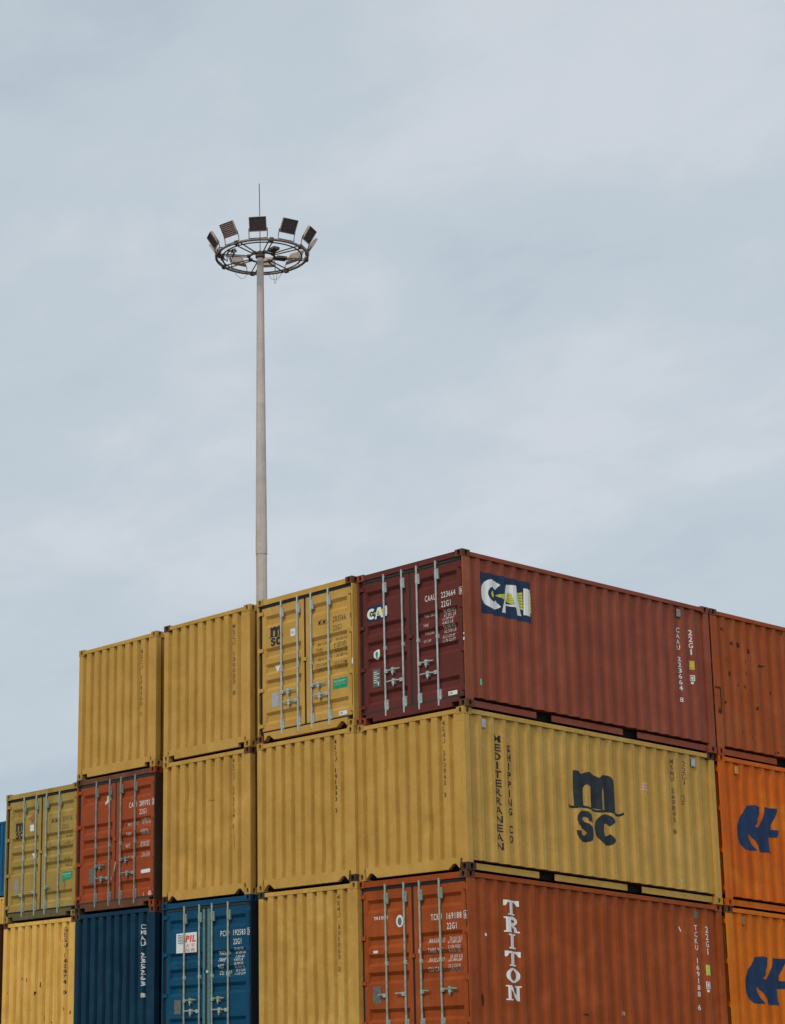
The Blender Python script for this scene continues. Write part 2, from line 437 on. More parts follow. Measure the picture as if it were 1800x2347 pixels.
def center_gasket_mesh(w):
    b = MB(); b.box(-w, w, FY + (0.040 if w < 0.03 else 0.026), FY + 0.075, DZ0, DZ1)
    return b.mesh('gasket')
def outline_rail(pts, y0, y1):
    """vertical plate with the given outline (u, z), extruded from y0 to y1"""
    b = MB(); n = len(pts)
    b.poly([(u - W / 2, y0, z) for u, z in pts]); b.poly([(u - W / 2, y1, z) for u, z in pts])
    for k in range(n):
        (a, p), (c, q) = pts[k], pts[(k + 1) % n]
        b.poly([(a - W / 2, y0, p), (c - W / 2, y0, q), (c - W / 2, y1, q), (a - W / 2, y1, p)])
    me = b.mesh('rail', fix=False); bm = bmesh.new(); bm.from_mesh(me)
    bmesh.ops.remove_doubles(bm, verts=bm.verts, dist=1e-5)
    bmesh.ops.triangulate(bm, faces=[f for f in bm.faces if len(f.verts) > 4])
    bmesh.ops.recalc_face_normals(bm, faces=bm.faces); bm.to_mesh(me); bm.free()
    return me
def sill_pts(notch, top):
    zb = 0.030; a = CX
    if notch == 'rect': L1 = [(a, zb + 0.07), (a + 0.16, zb + 0.07), (a + 0.16, zb)]
    elif notch == 'tri': L1 = [(a + 0.02, zb), (0.262, 0.112), (0.320, 0.112), (0.430, zb)]
    else: L1 = [(a, zb)]
    R1 = [(W - u, z) for u, z in reversed(L1)]
    return L1 + R1 + [(W - a, top), (a, top)]

# ------------------------------------------------------------------ lettering that follows the steel
def text_shape(body, bold=0.0):
    key = ('txt', body, bold)
    if key in CACHE: return CACHE[key]
    cu = bpy.data.curves.new('t', 'FONT'); cu.body = body; cu.size = 1.0; cu.resolution_u = 2; cu.offset = bold
    if len(body) > 1: cu.space_character = 1.18
    o = bpy.data.objects.new('t', cu); C.objects.link(o)
    dg = bpy.context.evaluated_depsgraph_get(); me = bpy.data.meshes.new_from_object(o.evaluated_get(dg))
    vs = [(v.co.x, v.co.y) for v in me.vertices]; fs = [tuple(p.vertices) for p in me.polygons]
    bpy.data.objects.remove(o); bpy.data.curves.remove(cu); bpy.data.meshes.remove(me)
    if not vs: CACHE[key] = ([], []); return CACHE[key]
    xs = [v[0] for v in vs]; ys = [v[1] for v in vs]; x0, y0 = min(xs), min(ys)
    w, h = max(xs) - x0 or 1, max(ys) - y0 or 1
    CACHE[key] = ([((x - x0) / w, (y - y0) / h) for x, y in vs], fs); return CACHE[key]
class Marks:
    """2-D shapes on one face of a container, in metres (a across, z up)"""
    def __init__(s): s.v = []; s.f = []
    def shape(s, vs, fs):
        i = len(s.v); s.v += vs; s.f += [tuple(i + k for k in f) for f in fs]; return s
    def poly(s, pts): return s.shape(list(pts), [tuple(range(len(pts)))])
    def rect(s, a0, z0, a1, z1): return s.poly([(a0, z0), (a1, z0), (a1, z1), (a0, z1)])
    def frame(s, a0, z0, a1, z1, e):
        o = [(a0, z0), (a1, z0), (a1, z1), (a0, z1)]; i = [(a0 + e, z0 + e), (a1 - e, z0 + e), (a1 - e, z1 - e), (a0 + e, z1 - e)]
        return s.shape(o + i, [(k, (k + 1) % 4, 4 + (k + 1) % 4, 4 + k) for k in range(4)])
    def text(s, body, a0, z0, a1, z1, bold=0.0, slant=0.0):
        vs, fs = text_shape(body, bold)
        return s.shape([(a0 + (a1 - a0) * x + slant * y * (z1 - z0), z0 + (z1 - z0) * y) for x, y in vs], fs)
    def stack(s, body, a0, a1, ztop, zbot, fill=0.78, bold=0.0):
        n = len(body); st = (ztop - zbot) / (n - 1 + fill); s.marks = [(0, 0)]
        for k, ch in enumerate(body):
            if ch == ' ':
                s.marks.append((len(s.v), len(s.f))); continue
            z1 = ztop - k * st; w = (a1 - a0); m = (a0 + a1) / 2
            if ch in '1I': w *= 0.30
            s.text(ch, m - w / 2, z1 - st * fill, m + w / 2, z1, bold * (0.2 if ch in 'MNAR' else 1))
        return s
    def strip(s, pts, w0, w1=None):
        """ribbon along a centre line"""
        n = len(pts); w1 = w0 if w1 is None else w1; l = []; r = []
        for k, p in enumerate(pts):
            a, b = pts[max(0, k - 1)], pts[min(n - 1, k + 1)]
            dx, dz = b[0] - a[0], b[1] - a[1]; q = math.hypot(dx, dz) or 1
            w = (w0(k / (n - 1)) if callable(w0) else w0 + (w1 - w0) * k / (n - 1)) / 2
            l.append((p[0] - dz / q * w, p[1] + dx / q * w)); r.append((p[0] + dz / q * w, p[1] - dx / q * w))
        for k in range(n - 1): s.poly([l[k], r[k], r[k + 1], l[k + 1]])
        return s
    def ellipse(s, a, z, ra, rz, n=20): return s.poly([(a + ra * math.cos(2 * math.pi * k / n), z + rz * math.sin(2 * math.pi * k / n)) for k in range(n)])
    def ring(s, a, z, ra, rz, ia, iz, t0=0, t1=360, n=24):
        P = [math.radians(t0 + (t1 - t0) * k / n) for k in range(n + 1)]
        for p, q in zip(P, P[1:]):
            s.poly([(a + ra * math.cos(p), z + rz * math.sin(p)), (a + ra * math.cos(q), z + rz * math.sin(q)),
                    (a + ia * math.cos(q), z + iz * math.sin(q)), (a + ia * math.cos(p), z + iz * math.sin(p))])
        return s
    def blob(s, a, z, ra, rz, seed, n=11, tail=0.0):
        R = random.Random(seed); pts = []
        for k in range(n):
            t = 2 * math.pi * k / n; q = R.uniform(0.6, 1.15)
            pts.append((a + ra * q * math.cos(t), z + rz * q * math.sin(t) - (tail if abs(t - 1.5 * math.pi) < 0.35 else 0)))
        return s.poly(pts)
    def put(s, name, where, mat, parent, lift=0.003):
        mk = getattr(s, 'marks', None)
        if mk and len(mk) > 1:                                # separate word groups become parts of their own
            mk = mk + [(len(s.v), len(s.f))]
            for (va, fa), (vb, fb) in zip(mk, mk[1:]):
                if vb > va: Marks().shape(s.v[va:vb], [tuple(k - va for k in f) for f in s.f[fa:fb]]).put(name, where, mat, parent, lift)
            return None
        bm = bmesh.new(); V = [bm.verts.new((a, 0, z)) for a, z in s.v]
        for f in s.f:
            try: bm.faces.new([V[k] for k in f])
            except ValueError: pass
        bm.normal_update()
        bmesh.ops.triangulate(bm, faces=[f for f in bm.faces if len(f.verts) > 4])
        if not V: bm.free(); return None
        amin = min(v[0] for v in s.v); amax = max(v[0] for v in s.v); zmin = min(v[1] for v in s.v); zmax = max(v[1] for v in s.v)
        cuts = []; seed = parent.get('wall_seed', -1); seed = None if seed < 0 else seed
        if seed is not None and where in ('side', 'end'): cuts += [((0, 0, 0.12 * q_), (0, 0, 1)) for q_ in range(1, 22) if zmin < 0.12 * q_ < zmax]
        if where == 'side': cuts += [((p, 0, 0), (1, 0, 0)) for p, _ in SBP if amin < p < amax]
        elif where == 'end': cuts += [((p, 0, 0), (1, 0, 0)) for p, _ in EBP if amin < p < amax]
        elif where == 'door':
            for lo, hi in REC:
                for z in (lo, lo + RS, hi - RS, hi):
                    if zmin < z < zmax: cuts.append(((0, 0, z), (0, 0, 1)))
            for sd_ in (0, 1):
                a, c = rec_x(sd_)
                for x in (a, a + 0.022, c - 0.022, c):
                    if amin < x < amax: cuts.append(((x, 0, 0), (1, 0, 0)))
        for co, no in cuts:
            bmesh.ops.bisect_plane(bm, geom=list(bm.verts) + list(bm.edges) + list(bm.faces), plane_co=co, plane_no=no, dist=1e-6)
        for v in bm.verts:
            a, z = v.co.x, v.co.z
            if where == 'side': v.co = (W / 2 - 0.015 - SD * interp(SBP, a) - dent(seed, a, z, L) + lift, a - L / 2, z)
            elif where == 'end': v.co = (a - W / 2, FY + 0.010 + ED * interp(EBP, a) + dent(seed, a, z, W) - lift, z)
            elif where == 'door': v.co = (a - W / 2, FY + DY + door_depth(a, z) - lift, z)
            elif where == 'post': v.co = (W / 2 - 0.004 + lift, a - L / 2, z)
            elif where == 'hinge_post': v.co = (a - W / 2, FY + 0.004 - lift, z)
        bm.normal_update()
        want = Vector((1, 0, 0)) if where in ('side', 'post') else Vector((0, -1, 0))
        fl = [f for f in bm.faces if f.normal.dot(want) < 0]
        if fl: bmesh.ops.reverse_faces(bm, faces=fl)
        me = bpy.data.meshes.new(name); bm.to_mesh(me); bm.free()
        return link_obj(name, me, mat, parent)

# ------------------------------------------------------------------ container builder
M_grime = paint('grimy_steel', (0.060, 0.034, 0.024), rust=0.5, dirt=0.5, seed=41, rough=0.8, fade=(0.10, 0.06, 0.045))
M_rustcast = paint('rusty_steel', (0.13, 0.055, 0.028), rust=0.6, dirt=0.5, seed=42, rough=0.8, fade=(0.18, 0.09, 0.05))
def container(label, x, y, z, mats, front='blank', notch='rect', rods=None, handles=None, gasket=None, group=None,
              dents=None, far=False, height=1.0, hinges=True, rodmat=None, doormat=None, zrot=0.0):
    body_m, cast_m = mats
    t = empty('shipping_container', (x - W / 2, y + L / 2, z), label, 'container', group)
    t.rotation_euler.z = zrot
    if height != 1.0: t.scale.z = height
    P = {}; RC = random.Random(label + 'k'); low = z < Z(0) - 0.5
    for sx in (-1, 1):
        for sy in (-1, 1):
            for top in (0, 1):
                part('corner_casting', ('cast', sx, sy, top), lambda: casting_mesh(sx, sy, top),
                     (RC.choice((cast_m, cast_m, M_rustcast, M_grime)) if low else RC.choice((cast_m, cast_m, cast_m, M_rustcast))), t)
            def post():
                b = MB(); xo = sx * (W / 2 - 0.004)
                if sy == -1 and front == 'door':
                    xs = sorted((xo, sx * (W / 2 - 0.032))); b.box(xs[0], xs[1], FY + 0.004, FY + 0.178, CZ, H - CZ)
                    xs = sorted((sx * (W / 2 - 0.0321), sx * (W / 2 - 0.150))); b.box(xs[0], xs[1], FY + 0.140, FY + 0.178, CZ, H - CZ)
                else:
                    wd_ = 0.127
                    xs = sorted((xo, sx * (W / 2 - wd_))); ys = sorted((sy * (L / 2 - 0.004), sy * (L / 2 - 0.133)))
                    b.box(xs[0], xs[1], ys[0], ys[1], CZ, H - CZ)
                return b.mesh('corner_post', bevel=0.005)
            P['post', sx, sy] = part('corner_post', ('post', sx, sy, front if sy == -1 else 0), post, body_m, t)
        def trail():
            b = MB(); xs = sorted((sx * (W / 2 - 0.003), sx * (W / 2 - 0.063))); b.box(xs[0], xs[1], -L / 2 + CY, L / 2 - CY, H - 0.100, H - 0.026)
            return b.mesh('top_side_rail', bevel=0.004)
        part('top_side_rail', ('tr', sx), trail, body_m, t)
        def brail():
            b = MB(); xs = sorted((sx * (W / 2 - 0.072), sx * (W / 2 - 0.084))); zb, zt = 0.026, 0.128
            ys = [(CY, 1.67), (2.03, 3.75), (4.11, L - CY)]
            for a, c in ys: b.box(xs[0], xs[1], a - L / 2, c - L / 2, zb, zt)
            return b.mesh('bottom_side_rail')
        part('bottom_side_rail', ('br', sx), brail, body_m, t)
        P['side', sx] = part('side_wall', ('sw', sx, dents if sx > 0 else None), lambda: side_wall_mesh(sx, dents if sx > 0 else None), body_m, t)
        P['side', sx]['wall_seed'] = dents if (dents is not None and sx > 0) else -1
    part('roof', 'roof', lambda: MB().box(-W / 2 + 0.064, W / 2 - 0.064, -L / 2 + 0.07, L / 2 - 0.07, H - 0.050, H - 0.036).mesh('roof'), body_m, t)
    part('floor', 'floor', lambda: MB().box(-W / 2 + 0.165, W / 2 - 0.165, -L / 2 + 0.102, L / 2 - 0.102, 0.030, 0.190).mesh('floor'), M_floor_shade, t)  # floor block, its shade painted near-black behind sill notches and fork pockets
    # ends
    for sy in (-1, 1):
        if sy == -1 and front == 'door': continue
        part('end_top_rail', ('etr', sy), lambda: MB().box(-W / 2 + CX, W / 2 - CX, *sorted((sy * (L / 2 - 0.003), sy * (L / 2 - 0.068))), H - 0.100, H - 0.026).mesh('end_top_rail', bevel=0.004), body_m, t)
        nn = notch if sy == -1 else 'none'
        part('end_sill', ('esill', sy, nn), lambda: outline_rail(sill_pts(nn, Z_SILL), *sorted((sy * (L / 2 - 0.005), sy * (L / 2 - 0.07)))), body_m, t)
        P['end', sy] = part('end_wall', ('ew', sy, dents if sy < 0 else None), lambda: end_wall_mesh(sy, dents if sy < 0 else None), body_m, t)
        P['end', sy]['wall_seed'] = dents if (dents is not None and sy < 0) else -1
    if front == 'door':
        dm = doormat or body_m
        P['header'] = part('door_header', 'dhead', lambda: MB().box(-W / 2 + CX, W / 2 - CX, FY + 0.006, FY + 0.12, DZ1 + 0.050, H - 0.018).mesh('door_header', bevel=0.005), body_m, t)
        P['sill'] = part('door_sill', ('dsill', notch), lambda: outline_rail(sill_pts(notch, DZ0 - 0.036), FY + 0.006, FY + 0.10), body_m, t)
        for tp in (0, 1): part('gasket', ('gask', tp), lambda: gasket_mesh(tp), gasket or M_gasket, t)
        zm = rodmat or M_zinc
        hd = handles if handles is not None else [(0, 0.83, 1, 0.36), (1, 0.640, -1, 0.38), (2, 0.835, 1, 0.36), (3, 0.640, -1, 0.38)]
        for sd_ in (0, 1):
            d = P['door', sd_] = part('door', ('door', sd_), lambda: door_mesh(sd_), dm, t)
            for k in (0, 1):
                i = sd_ * 2 + k
                part('lock_rod', 'rod', rod_mesh, zm, d, (RODS[i] - W / 2, 0, 0))
            for i, hz, dr, ln in hd:
                if i // 2 == sd_: part('door_handle', ('hdl', dr, ln), lambda: handle_mesh(dr, ln), zm, d, (RODS[i] - W / 2, 0, hz))
            part('gasket', ('eg', sd_), lambda: edge_gasket_mesh(sd_), M_gasket, d)
            for hz in (0.30, 0.94, 1.66, 2.33):
                part('hinge', ('hinge', sd_), lambda: hinge_mesh(sd_), dm, d, (0, 0, hz))
        wg = 0.046 if gasket is M_teal else DGAP - 0.001
        part('center_gasket', ('cg', wg), lambda: center_gasket_mesh(wg), gasket or M_gasket, P['door', 1])
        part('door_catch', 'catch', lambda: MB().box(-0.045, 0.045, FY + 0.012, FY + 0.033, 1.30, 1.36).mesh('door_catch'), dm, P['door', 1])
    P['root'] = t
    return P
def vent(P, a, mat=None):
    """small ventilator cover high on the side wall"""
    q = P['side', 1]
    b = MB(); x = W / 2 - 0.046
    b.box(x, x + 0.030, a - 0.045 - L / 2, a + 0.045 - L / 2, 2.30, 2.44)
    link_obj('ventilator', b.mesh('ventilator', bevel=0.005), mat or M_plate, q)

def serial(door, num, digits, chk, m, w0=1.560, z=1.878, h=0.098, boxed=True, a_num=1.925):
    for s_, a0, a1, zc_, hh in ((num, w0, w0 + 0.235, z, h), (digits, a_num, a_num + 0.315, z, h), (chk, 2.335, 2.375, z, h * 0.84), ('22G1', a_num, a_num + 0.205, z - 0.155, h)):
        Marks().text(s_, a0, zc_ - hh / 2, a1, zc_ + hh / 2, 0.004).put('serial_number', 'door', m, door)
    if boxed:
        q = Marks(); a0, a1, z0, z1 = 2.318, 2.392, z - h * 0.62, z + h * 0.62; e = 0.007
        q.frame(a0, z0, a1, z1, e).put('check_digit_frame', 'door', m, door)
def table(door, left, right, m, xl=1.51, xr=1.955):
    for col, x in ((left, xl), (right, xr)):
        for s_, z, h, w in col: Marks().text(s_, x, z - h / 2, x + w, z + h / 2, 0.006, 0.12).put('weight_line', 'door', m, door)

# ------------------------------------------------------------------ logos
def cai_logo(where, parent, a0, z0, a1, z1):
    X = lambda u: a0 + (a1 - a0) * u; Z = lambda v: z0 + (z1 - z0) * v
    T = lambda pts: [(X(u), Z(v)) for u, v in pts]
    Marks().rect(a0, z0, a1, z1).put('logo_panel', where, M_navy, parent, 0.003)
    y = Marks().ellipse(X(0.232), Z(0.50), (a1 - a0) * 0.040, (z1 - z0) * 0.085)
    for k in range(6):
        b = lambda u, t: 0.50 + (u - 0.28) * (-0.42 + 0.84 * t)
        t0, t1 = (k + 0.10) / 6, (k + 0.90) / 6
        y.poly(T([(0.30, b(0.30, t0)), (0.82, b(0.82, t0)), (0.82, b(0.82, t1)), (0.30, b(0.30, t1))]))
    for k in range(6): y.poly(T([(0.975, 0.25 + 0.085 * k), (0.998, 0.25 + 0.085 * k), (0.998, 0.32 + 0.085 * k), (0.975, 0.32 + 0.085 * k)]))
    y.put('logo_beam', where, M_yprint, parent, 0.0045)
    w = Marks().ring(X(0.232), Z(0.50), (a1 - a0) * 0.215, (z1 - z0) * 0.36, (a1 - a0) * 0.098, (z1 - z0) * 0.175, 48, 312, 26)
    w.poly(T([(0.385, 0.10), (0.52, 0.83), (0.535, 0.83), (0.535, 0.62), (0.49, 0.345), (0.49, 0.30), (0.47, 0.10)]))
    w.poly(T([(0.535, 0.83), (0.69, 0.84), (0.80, 0.13), (0.70, 0.13), (0.665, 0.30), (0.49, 0.30), (0.49, 0.345), (0.645, 0.355), (0.592, 0.62), (0.535, 0.62)]))
    w.poly(T([(0.825, 0.16), (0.975, 0.16), (0.985, 0.83), (0.835, 0.82)]))
    w.put('logo_letters', where, M_white, parent, 0.006)
def arc(cx, cz, ra, rz, t0, t1, n=10): return [(cx + ra * math.cos(math.radians(t0 + (t1 - t0) * k / n)), cz + rz * math.sin(math.radians(t0 + (t1 - t0) * k / n))) for k in range(n + 1)]
def msc_logo(where, parent, a0, z0, a1, z1, mat):
    """m over sc with the wave line; laid out in a 1.31 x 1.20 box"""
    X = lambda u: a0 + (a1 - a0) * (u - 2.338) / 1.309; Z = lambda v: z0 + (z1 - z0) * (v - 0.705) / 1.185
    T = lambda pts: [(X(u), Z(v)) for u, v in pts]
    wav = [(2.338, 1.283), (2.39, 1.262), (2.48, 1.262), (2.60, 1.288), (2.72, 1.300), (2.88, 1.280), (3.02, 1.252), (3.14, 1.262), (3.23, 1.285), (3.34, 1.285), (3.46, 1.258), (3.56, 1.240), (3.647, 1.287)]
    k = Marks()
    wz = lambda a: interp(wav, a) + 0.022
    m = [(2.475, wz(2.475)), (2.480, 1.875), (2.60, 1.875), (2.705, 1.838), (2.76, 1.868), (2.84, 1.888), (2.93, 1.875), (3.02, 1.842), (3.085, 1.815), (3.14, 1.852), (3.22, 1.885), (3.32, 1.885), (3.40, 1.845), (3.45, 1.77), (3.462, 1.66), (3.468, wz(3.468)),
         (3.222, wz(3.222))] + [(3.222, 1.60), (3.205, 1.655), (3.178, 1.672), (3.150, 1.655), (3.135, 1.60)] + [(3.135, wz(3.135)), (2.888, wz(2.888)), (2.888, 1.60), (2.86, 1.655), (2.806, 1.675), (2.750, 1.655), (2.722, 1.60), (2.722, wz(2.722))]
    k.poly(T(m))
    wv = [(a, interp(wav, a)) for a in [2.338 + 1.309 * i / 26 for i in range(27)]]
    k.strip(T(wv), (z1 - z0) * 0.034)
    S_ = [(0.97, 0.66), (0.95, 0.82), (0.84, 0.94), (0.66, 1.0), (0.42, 1.0), (0.20, 0.93), (0.06, 0.80), (0.04, 0.66), (0.12, 0.53), (0.30, 0.45), (0.50, 0.39), (0.60, 0.32), (0.58, 0.24), (0.46, 0.20), (0.34, 0.24), (0.29, 0.34),
          (0.0, 0.33), (0.03, 0.18), (0.14, 0.06), (0.34, 0.0), (0.60, 0.0), (0.84, 0.07), (0.98, 0.20), (1.0, 0.36), (0.92, 0.50), (0.74, 0.59), (0.52, 0.65), (0.42, 0.71), (0.43, 0.78), (0.54, 0.815), (0.66, 0.78), (0.70, 0.69)]
    k.poly(T([(2.495 + 0.430 * u, 0.712 + 0.516 * v) for u, v in S_]))
    k.ring(X(3.235), Z(0.970), (a1 - a0) * 0.205, (z1 - z0) * 0.218, (a1 - a0) * 0.070, (z1 - z0) * 0.088, 36, 324, 28)
    k.put('logo', where, mat, parent, 0.003)
    Marks().strip(T([(a, z - 0.036) for a, z in wv[6:25]]), (z1 - z0) * 0.012).put('logo_line', where, M_ypale, parent, 0.003)
M_ypale = plain('pale_yellow_print', (0.50, 0.42, 0.10), 0.6)
def slab(ch, a0, z0, a1, z1, k):
    X = lambda u: a0 + (a1 - a0) * u; Z = lambda v: z0 + (z1 - z0) * v
    T = lambda p: [(X(u), Z(v)) for u, v in p]
    if ch == 'T':
        k.poly(T([(0, 1), (1, 1), (1, 0.62), (0.90, 0.62), (0.80, 0.84), (0.66, 0.86), (0.66, 0.10), (0.78, 0.09), (0.78, 0), (0.22, 0), (0.22, 0.09), (0.34, 0.10), (0.34, 0.86), (0.20, 0.84), (0.10, 0.62), (0, 0.62)]))
    if ch == 'I':
        k.poly(T([(0.22, 1), (0.78, 1), (0.78, 0.90), (0.66, 0.89), (0.66, 0.11), (0.78, 0.10), (0.78, 0), (0.22, 0), (0.22, 0.10), (0.34, 0.11), (0.34, 0.89), (0.22, 0.90)]))
    if ch == 'R':
        k.poly(T([(0, 1), (0.40, 1), (0.40, 0.10), (0.48, 0.09), (0.48, 0), (0, 0), (0, 0.09), (0.10, 0.10), (0.10, 0.90), (0, 0.91)]))
        k.strip(T([(0.40, 0.945)] + arc(0.62, 0.735, 0.20, 0.21, 90, -90, 8) + [(0.40, 0.525)]), (a1 - a0) * 0.16)
        k.poly(T([(0.42, 0.44), (0.62, 0.44), (0.84, 0.36), (0.88, 0.10), (1.0, 0.09), (1.0, 0), (0.72, 0), (0.70, 0.26), (0.58, 0.34), (0.42, 0.34)]))
    if ch == 'O':
        k.ring(X(0.5), Z(0.5), (a1 - a0) * 0.46, (z1 - z0) * 0.51, (a1 - a0) * 0.25, (z1 - z0) * 0.37, 0, 360, 26)
    if ch == 'N':
        k.poly(T([(0, 1), (0.30, 1), (0.74, 0.36), (0.74, 0.90), (0.64, 0.91), (0.64, 1), (1, 1), (1, 0.91), (0.90, 0.90), (0.90, 0), (0.76, 0), (0.26, 0.72), (0.26, 0.10), (0.38, 0.09), (0.38, 0), (0, 0), (0, 0.09), (0.10, 0.10), (0.10, 0.90), (0, 0.91)]))
def arrow_logo(parent):
    ds = -6.052
    P = [(6.507, 1.274), (6.53, 1.40), (6.605, 1.57), (6.70, 1.70), (6.833, 1.792), (6.99, 1.812), (7.150, 1.806), (7.125, 1.66), (7.055, 1.53), (6.945, 1.430), (7.074, 1.425),
         (7.15, 1.52), (7.205, 1.65), (7.239, 1.805), (7.621, 1.815), (7.51, 1.66), (7.43, 1.52), (7.42, 1.432), (7.650, 1.432), (7.524, 1.300), (7.290, 1.285), (7.32, 1.14), (7.395, 1.018), (7.115, 1.007),
         (6.975, 1.14), (6.835, 1.290), (6.775, 1.262), (6.862, 1.14), (6.965, 1.012), (6.659, 1.004), (6.57, 1.10), (6.53, 1.18)]
    Marks().poly([(a + ds, z) for a, z in P]).put('logo', 'side', M_hblue, parent)

# ------------------------------------------------------------------ paints
msc = lambda n, s, **k: body(n, (0.505, 0.295, 0.065), seed=s, **{**dict(rust=0.10, dirt=0.18, fade=(0.54, 0.335, 0.090)), **k})
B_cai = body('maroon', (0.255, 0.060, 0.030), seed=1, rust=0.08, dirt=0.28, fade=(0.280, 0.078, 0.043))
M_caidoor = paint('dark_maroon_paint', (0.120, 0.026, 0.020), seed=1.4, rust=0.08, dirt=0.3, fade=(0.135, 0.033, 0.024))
M_caipost = paint('orange_maroon_paint', (0.270, 0.072, 0.030), seed=1.8, rust=0.2, dirt=0.3, fade=(0.33, 0.10, 0.04))
B_triton = body('red_brown', (0.305, 0.062, 0.011), seed=2, rust=0.26, dirt=0.42, fade=(0.38, 0.085, 0.018))
B_hap1 = body('red_orange', (0.34, 0.070, 0.012), seed=3, rust=0.40, dirt=0.45, spots=0.5, fade=(0.34, 0.10, 0.030))
B_hap2 = body('orange', (0.59, 0.113, 0.003), seed=4, rust=0.30, dirt=0.38, fade=(0.60, 0.18, 0.01))
B_hap3 = body('amber_orange', (0.62, 0.143, 0.003), seed=5, rust=0.30, dirt=0.38, fade=(0.62, 0.20, 0.012))
B_red = body('brick_red', (0.315, 0.060, 0.014), seed=6, rust=0.42, dirt=0.4, fade=(0.22, 0.055, 0.025))
B_navy = body('navy_blue', (0.002, 0.029, 0.062), seed=7, rust=0.12, dirt=0.3, fade=(0.004, 0.048, 0.075))
B_blue = body('blue', (0.001, 0.060, 0.128), seed=8, rust=0.2, dirt=0.3, fade=(0.003, 0.072, 0.125))
B_brown = body('rust_brown', (0.080, 0.028, 0.016), seed=9, rust=0.6, dirt=0.5)
B_ylw = body('bright_yellow', (0.70, 0.42, 0.095), seed=10, rust=0.30, dirt=0.5, spots=0.6, fade=(0.72, 0.47, 0.14))
B_fblue = body('far_blue', (0.008, 0.095, 0.200), seed=12, rust=0.1, dirt=0.2)
B_fyel = body('far_yellow', (0.66, 0.40, 0.09), seed=13, rust=0.1, dirt=0.2)

XS = [0, -2.444, -5.112, -7.883, -10.406]; YS = [0, -0.106, -0.074, 0.010, 0.101]
GR = 'shipping containers stacked in the yard'

# ---- first stack: maroon over yellow over red-brown -------------------------
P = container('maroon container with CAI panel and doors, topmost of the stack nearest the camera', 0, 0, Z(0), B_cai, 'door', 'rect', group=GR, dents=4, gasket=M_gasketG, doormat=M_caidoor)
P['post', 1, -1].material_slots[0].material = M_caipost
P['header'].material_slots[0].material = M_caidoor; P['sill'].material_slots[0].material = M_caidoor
serial(P['door', 1], 'CAAU', '223664', '8', M_white, 1.555, 1.905, a_num=1.918)
table(P['door', 1], [('MAX. GROSS', 1.625, 0.045, 0.27), ('TARE', 1.46, 0.045, 0.11), ('PAYLOAD', 1.33, 0.045, 0.20), ('CU. CAP.', 1.195, 0.045, 0.17)],
      [('30.480 KG', 1.635, 0.05, 0.26), ('67.200 LB', 1.568, 0.05, 0.26), ('2.200 KG', 1.502, 0.05, 0.24), ('4.850 LB', 1.434, 0.05, 0.24), ('28.280 KG', 1.366, 0.05, 0.26),
       ('62.370 LB', 1.298, 0.05, 0.26), ('33.2 CU.M', 1.200, 0.05, 0.26), ('1.170 CU.FT', 1.132, 0.05, 0.28)], M_whiteW, 1.505, 1.93)
cai_logo('door', P['door', 0], 0.200, 1.745, 0.685, 2.005)
k = Marks().ellipse(0.417, 1.165, 0.075, 0.090); k.put('round_sticker', 'door', M_sticker, P['door', 0])
Marks().ellipse(0.417, 1.165, 0.028, 0.055).put('sticker_print', 'door', M_green, P['door', 0], 0.0045)
k = Marks().rect(0.315, 0.61, 0.49, 0.915); k.put('data_plate', 'door', M_gyprint, P['door', 0])
k = Marks(); [k.rect(0.335, 0.86 - 0.035 * i, 0.335 + 0.13 * (0.6 + 0.4 * (i % 2)), 0.872 - 0.035 * i) for i in range(6)]; k.rect(0.43, 0.635, 0.455, 0.70); k.put('plate_print', 'door', M_sticker, P['door', 0], 0.0045)
Marks().rect(2.02, 0.222, 2.215, 0.290).put('white_sticker', 'door', M_sticker, P['door', 1])
Marks().text('CIMC', 2.04, 0.240, 2.12, 0.272, 0.004).put('sticker_print', 'door', M_black, P['door', 1], 0.0045)
Marks().rect(2.408, 1.165, 2.434, 1.195).rect(2.405, 1.07, 2.434, 1.12).put('small_stickers', 'hinge_post', M_sticker, P['post', 1, -1])
cai_logo('side', P['side', 1], 0.433, 1.60, 1.625, 2.285)
k = Marks().stack('CAAU 223664 8', 5.235, 5.305, 2.11, 0.80, 0.80, 0.01); k.put('serial_number', 'side', M_white, P['side', 1])
k = Marks().stack('22G1', 5.545, 5.610, 2.115, 1.675, 0.84, 0.01); k.put('size_code', 'side', M_white, P['side', 1])
Marks().rect(5.530, 1.410, 5.620, 1.566).put('yellow_sticker', 'side', M_ysticker, P['side', 1])
k = Marks().frame(5.53, 1.21, 5.615, 1.312, 0.013).rect(5.555, 1.235, 5.592, 1.285).rect(5.545, 1.155, 5.59, 1.195); k.put('capacity_mark', 'side', M_sticker, P['side', 1])
Marks().poly([(0.335, 0.385), (0.375, 0.385), (0.375, 0.47), (0.360, 0.50), (0.342, 0.47)]).put('green_sticker', 'side', M_mint, P['side', 1])
vent(P, 5.286, M_zincB)

